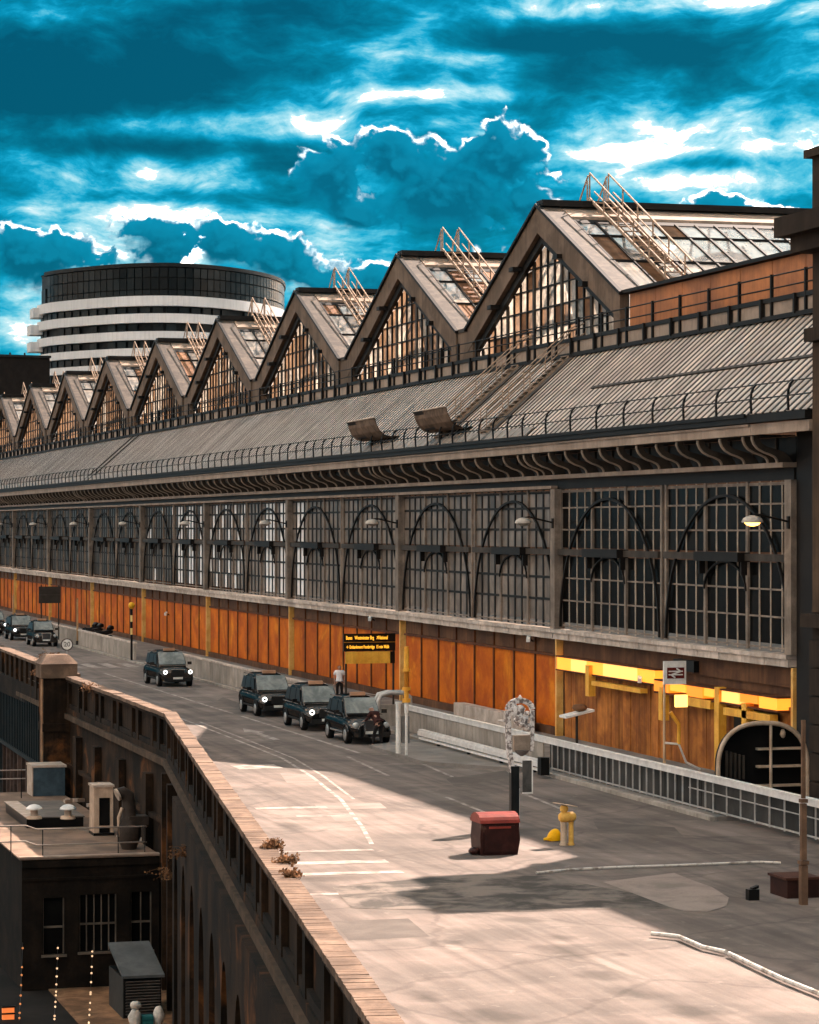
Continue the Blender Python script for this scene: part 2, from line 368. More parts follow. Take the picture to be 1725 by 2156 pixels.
glass_dark = mat('glass_dark', (.006, .006, .0055), (.003, .003, .003), rough=.25, scale=.6, grain=0, tint=.3, spec=.02)
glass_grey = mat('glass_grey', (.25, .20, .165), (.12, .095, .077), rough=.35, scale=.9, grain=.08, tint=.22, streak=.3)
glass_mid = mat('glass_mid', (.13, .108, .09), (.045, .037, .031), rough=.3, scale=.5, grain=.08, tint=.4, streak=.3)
glass_backlit = mat('glass_backlit', (.85, .82, .80), (.66, .62, .60), rough=.35, scale=.7, grain=.08, tint=.25, streak=.3)  # bright light through the panes put into a white colour
gable_dirty = glazing('gable_glass_dirty', (.42, .27, .17), .05, .92, .12, .15, .6, 1.1)
roof_glass = glazing('roof_glass', (.96, .92, .87), .72, .40, .40, .12, .3)
gable_glass = glazing('gable_glass', (.96, .86, .74), .08, .9, .12, .10, .75, 1.6)
rusty = mat('rusty_sheet', (.26, .125, .06), (.14, .065, .032), rough=.7, scale=1.2, tint=.2)
steel = mat('steel', (.78, .75, .72), (.6, .57, .55), rough=.35, metal=.15, scale=2.0, grain=.05)
galv = mat('galvanised', (.52, .50, .47), (.36, .34, .32), rough=.5, metal=.3, scale=2.5)
concrete = mat('concrete', (.40, .35, .305), (.27, .235, .20), rough=.85, scale=.8, streak=.5, tint=.08)
tower_m = mat('tower_stone', (.045, .031, .022), (.024, .017, .013), rough=.9, scale=.5, streak=.5, bump=.3)
tower_l = mat('tower_trim', (.10, .062, .038), (.05, .032, .021), rough=.85, scale=.6, streak=.5)
white_p = mat('white_paint', (.80, .77, .73), (.6, .57, .53), rough=.5, scale=3)
black_p = mat('black_paint', (.008, .0075, .0075), rough=.4, grain=0)

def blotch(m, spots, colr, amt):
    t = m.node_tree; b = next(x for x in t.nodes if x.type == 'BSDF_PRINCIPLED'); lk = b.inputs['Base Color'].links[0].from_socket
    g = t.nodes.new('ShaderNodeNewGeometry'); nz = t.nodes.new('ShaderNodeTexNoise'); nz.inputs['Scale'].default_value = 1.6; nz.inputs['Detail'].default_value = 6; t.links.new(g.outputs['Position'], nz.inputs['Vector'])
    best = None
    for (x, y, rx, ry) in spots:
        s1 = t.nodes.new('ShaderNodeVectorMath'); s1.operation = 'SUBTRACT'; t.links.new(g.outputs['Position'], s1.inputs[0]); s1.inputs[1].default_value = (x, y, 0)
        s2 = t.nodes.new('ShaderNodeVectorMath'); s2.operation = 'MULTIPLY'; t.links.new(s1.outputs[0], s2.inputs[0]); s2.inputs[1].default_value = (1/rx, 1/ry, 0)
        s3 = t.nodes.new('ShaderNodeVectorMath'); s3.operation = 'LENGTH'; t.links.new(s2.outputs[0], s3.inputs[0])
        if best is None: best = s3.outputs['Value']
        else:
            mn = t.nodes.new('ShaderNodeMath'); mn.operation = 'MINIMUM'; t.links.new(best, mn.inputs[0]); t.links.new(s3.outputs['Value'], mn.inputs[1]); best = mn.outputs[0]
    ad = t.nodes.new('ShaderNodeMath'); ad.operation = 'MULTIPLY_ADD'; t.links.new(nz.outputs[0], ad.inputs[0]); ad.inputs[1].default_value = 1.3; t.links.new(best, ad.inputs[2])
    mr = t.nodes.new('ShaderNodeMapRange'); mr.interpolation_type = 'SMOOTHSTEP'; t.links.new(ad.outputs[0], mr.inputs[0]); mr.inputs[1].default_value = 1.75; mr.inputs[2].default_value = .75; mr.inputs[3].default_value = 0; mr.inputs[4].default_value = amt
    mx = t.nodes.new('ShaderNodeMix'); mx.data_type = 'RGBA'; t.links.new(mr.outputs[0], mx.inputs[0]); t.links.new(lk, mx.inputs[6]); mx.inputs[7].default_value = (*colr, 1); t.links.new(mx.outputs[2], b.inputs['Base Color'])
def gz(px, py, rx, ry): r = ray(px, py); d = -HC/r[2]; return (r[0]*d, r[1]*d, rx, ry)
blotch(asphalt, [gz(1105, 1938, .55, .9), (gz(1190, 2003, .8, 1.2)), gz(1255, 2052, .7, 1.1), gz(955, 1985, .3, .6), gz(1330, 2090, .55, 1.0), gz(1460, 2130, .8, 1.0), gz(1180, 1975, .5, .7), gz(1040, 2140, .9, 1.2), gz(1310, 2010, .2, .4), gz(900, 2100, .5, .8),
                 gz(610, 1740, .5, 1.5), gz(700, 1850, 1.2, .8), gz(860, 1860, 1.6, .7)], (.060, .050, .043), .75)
def tracks(m):          # tyre-polished bands along the road
    t = m.node_tree; b = next(x for x in t.nodes if x.type == 'BSDF_PRINCIPLED'); lk = b.inputs['Base Color'].links[0].from_socket
    g = t.nodes.new('ShaderNodeNewGeometry'); mp = t.nodes.new('ShaderNodeMapping'); mp.inputs['Scale'].default_value = (1.5, .05, 1); t.links.new(g.outputs['Position'], mp.inputs['Vector'])
    nz = t.nodes.new('ShaderNodeTexNoise'); nz.inputs['Scale'].default_value = 1.1; nz.inputs['Detail'].default_value = 5; nz.inputs['Roughness'].default_value = .6; nz.inputs['Distortion'].default_value = .4; t.links.new(mp.outputs[0], nz.inputs['Vector'])
    mr = t.nodes.new('ShaderNodeMapRange'); t.links.new(nz.outputs[0], mr.inputs[0]); mr.inputs[1].default_value = .35; mr.inputs[2].default_value = .68; mr.inputs[3].default_value = .72; mr.inputs[4].default_value = 1.18
    vo = t.nodes.new('ShaderNodeTexVoronoi'); vo.feature = 'DISTANCE_TO_EDGE'; vo.inputs['Scale'].default_value = .17
    wn = t.nodes.new('ShaderNodeTexNoise'); wn.inputs['Scale'].default_value = .8; wn.inputs['Detail'].default_value = 5; t.links.new(g.outputs['Position'], wn.inputs['Vector'])
    av = t.nodes.new('ShaderNodeVectorMath'); av.operation = 'ADD'; t.links.new(g.outputs['Position'], av.inputs[0]); t.links.new(wn.outputs['Color'], av.inputs[1]); t.links.new(av.outputs[0], vo.inputs['Vector'])
    cr_ = t.nodes.new('ShaderNodeMapRange'); t.links.new(vo.outputs['Distance'], cr_.inputs[0]); cr_.inputs[1].default_value = .006; cr_.inputs[2].default_value = .018; cr_.inputs[3].default_value = .80; cr_.inputs[4].default_value = 1.0
    ml = t.nodes.new('ShaderNodeMath'); ml.operation = 'MULTIPLY'; t.links.new(mr.outputs[0], ml.inputs[0]); t.links.new(cr_.outputs[0], ml.inputs[1])
    sc2 = t.nodes.new('ShaderNodeVectorMath'); sc2.operation = 'SCALE'; t.links.new(lk, sc2.inputs[0]); t.links.new(ml.outputs[0], sc2.inputs['Scale']); t.links.new(sc2.outputs[0], b.inputs['Base Color'])
tracks(asphalt)

# ------------------------------------------------------------------ ground, road
mb = MB(); mb.quad((-2500, -300, -9.8), (2500, -300, -9.8), (2500, 5000, -9.8), (-2500, 5000, -9.8))
structure(mb.build('ground', ground_m))
PIN = [Vector((6.75, 10, 0)), Vector((10.95, 39.6, 0)), Vector((20.65, 108.1, 0)), Vector((20.95, 136, 0)), Vector((21.75, 170, 0)), Vector((21.75, 420, 0))]   # inner foot of the parapet
mb = MB()
for a, b in zip(PIN, PIN[1:]): mb.quad((a.x, a.y, 0), (37, a.y, 0), (37, b.y, 0), (b.x, b.y, 0))
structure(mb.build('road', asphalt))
mb = MB(); mb.prism([(30.45, 75, -.3), (36.3, 75, -.3), (36.3, 420, -.3), (30.45, 420, -.3), (30.45, 106, -.3), (27.4, 103.2, -.3), (27.4, 95.5, -.3), (30.45, 91, -.3)], (0, 0, .42))
structure(mb.build('pavement', paving))
mb = MB()
for y0, y1 in ((75, 90.9), (106.1, 420)):
    y = y0
    while y < min(y1, 230):
        mb.box(30.22, y, -.1, 30.44, min(y + 1.9, y1), .115); y += 1.92
structure(mb.build('kerb', concrete))
mb = MB(); mb.box(21.3, 5, -1.4, 80, 420, -.31); structure(mb.build('viaduct_deck', wallbrick2))

def repair(pts, m):
    p_ = MB(); p_.poly([on_z(px, py, .003) for px, py in pts]); structure(p_.build('road_patch', m))
pa_d = mat('patch_asphalt', (.13, .108, .094), (.088, .074, .065), rough=.85, scale=.8, grain=.2, bscale=30, bump=.3); pa_l = mat('patch_pale', (.25, .205, .18), (.17, .14, .122), rough=.85, scale=.8, grain=.2, bscale=30, bump=.3)
repair([(590, 1628), (652, 1630), (668, 1648), (604, 1648)], pa_l); repair([(690, 1712), (745, 1713), (770, 1728), (706, 1728)], pa_l)
repair([(660, 1692), (800, 1690), (815, 1702), (672, 1704)], pa_l); repair([(940, 1640), (1065, 1622), (1080, 1636), (958, 1656)], pa_d); repair([(1250, 1730), (1420, 1742), (1440, 1762), (1262, 1750)], pa_d)
repair([(700, 1940), (860, 1934), (905, 1972), (735, 1980)], pa_d); repair([(470, 1468), (560, 1500), (546, 1508), (458, 1474)], pa_d)
def marking(pts, w, z=.006):
    m_ = MB(); pts = [Vector((p[0], p[1], z)) for p in pts]
    for a, b in zip(pts, pts[1:]):
        d = (b - a).normalized(); n = Vector((-d.y, d.x, 0))*w/2
        m_.quad(a - n, b - n, b + n, a + n)
    return structure(m_.build('road_marking', white_line))
for a, b in ((101, 122), (124, 160)): marking([(26.45, a), (26.45, b)], .16)
wl = [(23.6, 160), (23.5, 119), (23.3, 108), (23.1, 99.4), (22.4, 92), (21.4, 84), (20.0, 76), (19.2, 72)]
marking(wl, .13); marking([(x + .42, y) for x, y in wl[1:6]], .10)
for x in [22.3 + 1.18*i for i in range(7)]: marking([(x, 166.2), (x, 171.2)], .68)
marking([(24.9, 108.2), (24.9, 112.2)], .30)
m_ = MB(); m_.add([(24.45, 112.21, .006), (25.35, 112.21, .006), (24.9, 114.6, .006)], [(0, 1, 2)]); structure(m_.build('road_marking', white_line))
for (xa, xb, y, w) in ((15.75, 18.9, 70.9, .34), (15.6, 18.6, 68.4, .6), (15.3, 18.4, 66.2, .5), (14.6, 18.0, 62.5, .35), (20.6, 24.2, 95.8, .0), (18.2, 20.4, 82.0, .55), (18.9, 20.4, 79.6, .6)):
    if w: marking([(xa, y), (xb, y - .2)], w, .007)
for (x, y) in ((21.4, 96.2),): marking([(x - .8, y), (x + .8, y)], 1.6, .009)
for pts in ([(25.6, 99.5), (25.0, 91.5)], [(27.6, 97.5), (27.0, 90.5)], [(24.8, 84), (24.5, 77)], [(27.5, 84), (27, 78)]): marking(pts, .14, .0085)

# ------------------------------------------------------------------ station shed
S, Y0, XF = 23.6, 82.0, 36.0
NB = 12
YB = lambda j: Y0 + S*j
st_ = thing('station_building', 'long train shed with saw-tooth glazed gables, arched glazing and orange wall panels beside the road', 'station', (XF, 150, 0))
# masonry core behind the skin
mb = MB(); mb.box(36.22, 81, -2, 36.6, YB(NB), 4.02); mb.build('back_wall', frieze_m, st_)
# lower wall, bay by bay
PW = (S - .7)/8
panel = Kind('wall_panel', MB().box(-.06, -PW/2 + .09, .45, .06, PW/2 - .09, 3.30), orange, st_)
frz = Kind('frieze_panel', MB().box(-.05, -PW/2 + .09, 3.42, .05, PW/2 - .09, 4.0), frieze_m, st_)
rib = Kind('wall_rib', MB().box(-.12, -.05, .12, .06, .05, 4.0), rib_m, st_)
for j in range(1, NB):
    for i in range(8):
        y = YB(j) + .35 + PW*(i + .5)
        panel.put((36.14, y, 0)); frz.put((36.14, y, 0))
        if i: rib.put((36.14, y - PW/2, 0))
for k in (panel, frz, rib): k.finish()
mb = MB()
for j in range(1, NB): mb.box(36.0, YB(j) + .32, 3.31, 36.2, YB(j+1) - .32, 3.41)
mb.build('string_moulding', rib_m, st_, kind='stuff')
pl = Kind('plinth', MB().box(-.14, -S/2 + .32, 0, .1, S/2 - .32, .44), frieze_m, st_)
for j in range(1, NB): pl.put((36.1, YB(j) + S/2, 0))
# bay 0: the station entrance behind planks, under a lit yellow header
plk = Kind('plank', MB().box(-.04, -.205, .1, .04, .205, 2.72), plank_m, st_)
y = YB(0) + .5
while y < YB(1) - .4:
    if not (YB(0) + 1.5 < y < YB(0) + 5.0): plk.put((36.16 + random.uniform(-.02, .02), y, 0))
    y += .425
mb = MB(); mb.box(36.1, YB(0) + .3, 3.36, 36.2, YB(1) - .3, 4.0); mb.build('frieze_panel', frieze_m, st_)
hdr = [glow('lit_header', (1.0, .29, .025), .42), glow('lit_header_pale', (1.0, .42, .10), .42), glow('lit_header_dim', (1.0, .22, .015), .30)]
y = YB(0) + 12.1; i = 0
while y < YB(1) - .6:
    MB().box(35.78, y, 2.86, 36.18, min(y + 1.86, YB(1) - .4), 3.34).build('header_panel', hdr[(0, 1, 1, 0, 1, 0)[i % 6]], st_); y += 1.88; i += 1
y = YB(0) + .8
while y < YB(0) + 11.6:
    MB().box(35.70, y, 2.62 + .1*(i % 2), 36.18, y + 1.5, 3.0).build('header_panel', hdr[(2, 0, 2, 1, 0)[i % 5]], st_); y += 1.62; i += 1
for (a, b, x_, z0, z1) in ((12.0, 23.25, 35.74, 3.345, 3.40), (12.0, 23.25, 35.74, 2.80, 2.855), (.7, 11.9, 35.66, 3.005, 3.06), (.7, 11.9, 35.66, 2.55, 2.60)):
    MB().box(x_, YB(0) + a, z0, 36.19, YB(0) + b, z1).build('header_frame', rib_m, st_)
for (a, b, z0, z1) in ((13.2, 18.6, 2.45, 2.62), (1.2, 5.2, 2.2, 2.45), (6.4, 9.8, 2.3, 2.6), (18.9, 19.3, 2.0, 3.2), (11.0, 11.35, 1.6, 2.8), (5.6, 6.0, .2, 3.1), (3.2, 3.6, 1.7, 2.7)):
    mb = MB(); mb.box(35.62, YB(0) + a, z0, 35.9, YB(0) + b, z1); mb.build('entrance_fitting', yellow, st_)
mb = MB(); mb.box(35.9, YB(0) + 8.6, 3.45, 36.09, YB(0) + 10.6, 3.85); mb.build('dark_vent', black_p, st_)
mb = MB(); mb.box(35.92, YB(0) + 1.5, .1, 36.2, YB(0) + 5.0, 2.2); mb.build('doorway', black_p, st_)
# pillars
pil = Kind('pillar', MB().box(-.28, -.27, 4.47, .16, .27, 10.1), iron_l, st_)
pib = Kind('pillar_base', MB().box(-.13, -.085, .1, .16, .085, 4.03), mat('pillar_yellow', (.85, .52, .17), (.66, .33, .08), rough=.5, scale=1.2, streak=.3), st_)
for j in range(0, NB + 1): pil.put((36, YB(j), 0)); pib.put((36, YB(j), 0))
pib.finish()
# sill
blk = Kind('sill_block', MB().box(-.26, -.955, 4.05, .2, .955, 4.30).box(-.34, -.97, 4.305, .2, .97, 4.45), stone_l, st_)
for j in range(NB):
    for i in range(12):
        y = YB(j) + S/12*(i + .5); blk.put((36 + random.uniform(-.012, .012), y, random.uniform(-.012, .006)))
# arched windows
HW = (S - .9)/2          # one arch
PWD = HW/12
ROWS = [4.72, 5.62, 6.52, 7.42, 7.72, 8.46, 9.34, 9.98]
bars = Kind('glazing_bar', MB().box(-.012, -.026, 4.5, .03, .026, 10.1), mat('bar_paint', (.50, .41, .33), (.34, .27, .215), rough=.6), st_, 72, 'glazing_bars')
barsd = Kind('dark_glazing_bar', MB().box(-.012, -.085, 4.5, .03, .085, 10.1), iron_d, st_, 210, 'dark_glazing_bars')
thick = Kind('window_mullion', MB().box(-.045, -.09, 4.5, .05, .09, 10.1), iron_l, st_)
trans = Kind('window_rail', MB().box(-.016, -HW/2 + .06, -.03, .03, HW/2 - .06, .03), iron_l, st_)
transd = Kind('dark_window_rail', MB().box(-.016, -HW/2 + .06, -.05, .03, HW/2 - .06, .05), iron_d, st_)
def arch_band(r_in, rh_in, wid, dep, z0, seg=26):
    m_ = MB(); pts = []
    for i in range(seg + 1):
        a = math.pi*i/seg
        pts.append(((r_in*math.cos(a), rh_in*math.sin(a)), ((r_in - wid)*math.cos(a), (rh_in - wid)*math.sin(a))))
    for (o0, i0), (o1, i1) in zip(pts, pts[1:]):
        P = [(x, p[0], z0 + p[1]) for x in (-dep, 0) for p in (o0, o1, i1, i0)]
        m_.add(P, [(0, 1, 2, 3), (7, 6, 5, 4), (0, 4, 5, 1), (3, 2, 6, 7)])
    return m_
arch = Kind('arch_rib', arch_band(HW/2 - .05, 5.15, .095, .09, 4.55), iron_d, st_)
arch_s = Kind('small_arch', arch_band(PWD*2 + .02, 1.0, .065, .08, 6.42, 12), iron_d, st_)
tr_box = Kind('transom', MB().box(-.16, -HW/2 + .05, 7.44, .05, HW/2 - .05, 7.68), iron, st_)
tr_ped = Kind('transom_bracket', MB().box(-.42, -PWD*2 - .1, 7.40, .05, PWD*2 + .1, 7.72).box(-.26, -PWD*2 - .06, 6.95, .0, -PWD*2 + .06, 7.4).box(-.26, PWD*2 - .06, 6.95, .0, PWD*2 + .06, 7.4), iron_d, st_)
pane_h = {}
pane_n = 0; rest = {}
for j in range(NB):
    for h in (1, 0):                       # nearer half first would be h = 0; the order only decides which are single objects
        yc = YB(j) + S/4 + h*S/2
        arch.put((36.0, yc, 0)); arch_s.put((36.0, yc, 0)); tr_box.put((36.02, yc, 0)); tr_ped.put((36.02, yc, 0))
        for zr in ROWS[1:]:
            if zr not in (7.42, 7.72): (trans if j == 0 else transd).put((36.04, yc, zr))
        trans.put((36.04, yc, 4.60)); trans.put((36.04, yc, 10.02))
        for i in range(13):
            y = yc - HW/2 + PWD*i
            if i in (0, 4, 8, 12): thick.put((36.02, y, 0))
            else: (bars if j == 0 else barsd).put((36.04, y, 0))
        for i in range(12):
            y = yc - HW/2 + PWD*(i + .5)
            for r in range(len(ROWS) - 1):
                if r == 3: continue
                z0, z1 = ROWS[r], ROWS[r+1]
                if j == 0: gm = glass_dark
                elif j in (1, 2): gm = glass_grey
                elif j == 3: gm = glass_backlit if (h == 0 and i in (0, 1, 2, 4, 5, 6)) or (h == 1 and (i + r) % 3 == 0) else glass_grey
                elif j == 4: gm = glass_backlit if (h == 0 and i % 4 in (1, 2)) or random.random() < .06 else glass_mid
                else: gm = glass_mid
                if j == 2 and h == 1 and i in (9, 10): gm = glass_backlit
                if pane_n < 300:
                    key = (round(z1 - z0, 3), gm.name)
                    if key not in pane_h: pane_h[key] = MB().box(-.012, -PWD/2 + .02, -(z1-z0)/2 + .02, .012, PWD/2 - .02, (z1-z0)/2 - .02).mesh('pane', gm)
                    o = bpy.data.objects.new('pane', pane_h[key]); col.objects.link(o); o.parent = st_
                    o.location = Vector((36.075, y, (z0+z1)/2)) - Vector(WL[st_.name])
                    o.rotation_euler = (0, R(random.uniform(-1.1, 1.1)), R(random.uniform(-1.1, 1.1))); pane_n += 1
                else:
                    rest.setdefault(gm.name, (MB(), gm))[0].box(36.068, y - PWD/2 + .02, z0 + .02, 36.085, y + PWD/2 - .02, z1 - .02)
for k in (bars, barsd, thick, trans, transd): k.finish()
for nme, (m_, gm) in rest.items(): m_.build('far_panes', gm, st_, kind='stuff')
# cornice
led = Kind('ledge', MB().box(-.45, -S/2 + .01, 10.50, .2, S/2 - .01, 10.66), fascia_m, st_)
frb = Kind('frieze_beam', MB().box(-.05, -S/2 + .01, 10.1, .2, S/2 - .01, 10.5), iron_d, st_)
led2 = Kind('lower_ledge', MB().box(-.33, -S/2 + .01, 10.12, -.06, S/2 - .01, 10.24), fascia_m, st_)
bck = Kind('cove_board', MB().box(.02, -S/2 + .01, 10.665, .1, S/2 - .01, 11.5), black_p, st_)  # black board: shade behind the brackets put into the colour
fas = Kind('fascia', MB().box(-1.58, -S/2 + .012, 11.52, -1.38, S/2 - .012, 11.86).box(-1.64, -S/2 + .012, 11.80, -1.585, S/2 - .012, 11.87), fascia_m, st_)
sof = Kind('soffit', MB().box(-1.375, -S/2 + .01, 11.505, .0, S/2 - .01, 11.54), black_p, st_)  # black underside: shade of the eaves put into the colour
gut = Kind('gutter', MB().box(-1.72, -S/2 + .008, 11.90, -1.30, S/2 - .008, 12.16).box(-1.80, -S/2 + .008, 12.08, -1.725, S/2 - .008, 12.20), iron_d, st_)
SB = [(-1.40, 11.5), (-1.40, 11.38), (-1.34, 11.24), (-1.22, 11.10), (-1.02, 10.99), (-.80, 10.92), (-.62, 10.84), (-.55, 10.75), (-.53, 10.665),
      (-.02, 10.665), (-.10, 10.80), (-.22, 10.94), (-.40, 11.03), (-.66, 11.10), (-.92, 11.17), (-1.08, 11.26), (-1.17, 11.38), (-1.18, 11.5)]
sbm = MB()
outer, inner = SB[:9], list(reversed(SB[9:]))
for a, b, c, d in zip(outer, outer[1:], inner[1:], inner):
    sbm.add([(p[0], yy, p[1]) for yy in (-.03, .03) for p in (a, b, c, d)], [(0, 1, 2, 3), (7, 6, 5, 4), (0, 4, 5, 1), (3, 2, 6, 7)])
sbr = Kind('scroll_bracket', sbm, mat('bracket_shade', (.075, .058, .046), (.04, .032, .026), rough=.6), st_)  # dark web: shaded bracket sides put into the colour
ebm = MB()
for a, b in zip(outer, outer[1:]): ebm.bar((a[0] - .012, 0, a[1]), (b[0] - .012, 0, b[1]), .11, .035, (0, 1, 0)) if False else ebm.bar((a[0] - .02, 0, a[1] - .005), (b[0] - .02, 0, b[1] - .005), .05, .12, (0, 1, 0))
sbe = Kind('bracket_lit_edge', ebm, mat('bracket_lit_edge', (.36, .28, .215), (.24, .185, .14), rough=.5), st_)  # pale strip paints the light on the bracket's front edge
bat = Kind('cove_batten', MB().box(-.04, -.06, 10.67, .015, .06, 11.5), iron, st_)
for j in range(NB):
    yc = YB(j) + S/2
    for k in (led, frb, bck, fas, sof, gut): k.put((36, yc, 0))
    if j: led2.put((36, yc, 0))
    for i in range(12):
        y = YB(j) + S/12*(i + .5); sbr.put((36, y, 0)); sbe.put((36, y, 0)); bat.put((36, y + .55, 0))
    sbr.put((36, YB(j) + .22, 0)); sbe.put((36, YB(j) + .22, 0))
MB().box(34.42, 77.4, 11.52, 34.62, 81.98, 11.86).build('fascia', fascia_m, st_); MB().box(34.28, 77.4, 11.9, 34.7, 81.98, 12.16).build('gutter', iron_d, st_)
MB().box(35.9, 77.2, 0, 36.3, 81.7, 12.2).build('end_pier', iron_d, st_)
# lower slope of sheets
P0, P1 = Vector((34.62, 0, 12.18)), Vector((38.75, 0, 15.86)); sd = (P1 - P0); sn = Vector((-sd.z, 0, sd.x)).normalized()
def slope_box(m_, s0, s1, y0, y1, t0, t1):
    a = P0 + sd*s0; b = P0 + sd*s1
    pts = [p + sn*t + Vector((0, y, 0)) for t in (t0, t1) for y in (y0, y1) for p in (a, b)]
    return m_.add(pts, [(0, 2, 3, 1), (4, 5, 7, 6), (0, 1, 5, 4), (2, 6, 7, 3), (0, 4, 6, 2), (1, 3, 7, 5)])
NSH = 40; SW = S/NSH
sh = MB(); slope_box(sh, .0, 1, -SW/2 + .13, SW/2 - .13, 0, .045)
sheet = Kind('roof_sheet', sh, sheet_m, st_, 300, 'far_roof_sheets')
ribm = MB(); slope_box(ribm, 0, 1, -.13, .13, -.05, .012); slope_box(ribm, 0, 1, -.035, .035, .012, .06)  # ribs; their wide dark bands paint in the shade of the corrugation
rrib = Kind('roof_rib', ribm, sheet_d, st_, 300, 'far_roof_ribs')
ribm0 = MB(); slope_box(ribm0, 0, 1, -.075, .075, -.05, .05)
rrib0 = Kind('roof_rib', ribm0, sheet_d, st_)
STAIRS = (112.2, 119.2)
for j in range(-1, NB):
    for i in range(NSH):
        y = YB(j) + SW*(i + .5)
        if y < 76.5: continue
        (rrib if j > 0 else rrib0).put((0, y - SW/2, 0))
        if any(abs(y - ys) < .9 for ys in STAIRS): continue
        sheet.put((0, y, random.uniform(-.006, .006)))
sheet.finish(); rrib.finish()
mb = MB(); slope_box(mb, 0, 1, 76.5, YB(NB), -.16, -.06); mb.build('roof_deck', sheet_d, st_)
mb = MB(); slope_box(mb, .50, .525, 77.3, YB(0) + 21.5, .04, .10); mb.build('roof_flashing', sheet_d, st_)
for ys in STAIRS:
    for dy, nm in ((-.75, 'roof_channel'), (.75, 'roof_channel')):
        mb = MB(); slope_box(mb, 0, 1, ys + dy - .22, ys + dy + .22, .02, .11); mb.build(nm, iron, st_)
mb = MB(); slope_box(mb, 0, 1, 216.5, 217.1, .03, .12); slope_box(mb, 0, 1, 219.0, 219.3, .03, .12); mb.build('roof_seam', iron, st_)
mb = MB()
for j in range(1, NB):
    for i in range(24):
        y = YB(j) + S/24*i
        slope_box(mb, .0, .10, y + .05, y + S/24 - .05, .075, .11)
mb.build('eaves_flashing', mat('lead', (.34, .29, .25), (.22, .18, .15), rough=.5, scale=1.5, streak=.4), st_, kind='stuff')
# gutter walk at the foot of the gables
for nm, m_, bx in (('walkway_gutter', iron_d, (38.55, 15.86, 39.3, 16.02)), ('walkway_beam', iron_d, (38.58, 16.50, 38.76, 16.66)), ('walkway_floor', iron_d, (38.77, 16.44, 39.72, 16.52))):
    k = Kind(nm, MB().box(bx[0], -S/2 + .006, bx[1], bx[2], S/2 - .006, bx[3]), m_, st_)
    for j in range(NB): k.put((0, YB(j) + S/2, 0))
wb = Kind('walkway_block', MB().box(38.66, -1.36, 16.03, 39.0, 1.36, 16.49), fascia_m, st_)
wk = Kind('walkway_bracket', MB().box(38.50, -.07, 15.95, 38.64, .07, 16.66), iron_d, st_)
for j in range(NB):
    for i in range(8):
        wb.put((0, YB(j) + S/8*(i + .5), 0)); wk.put((0, YB(j) + S/8*i, 0))
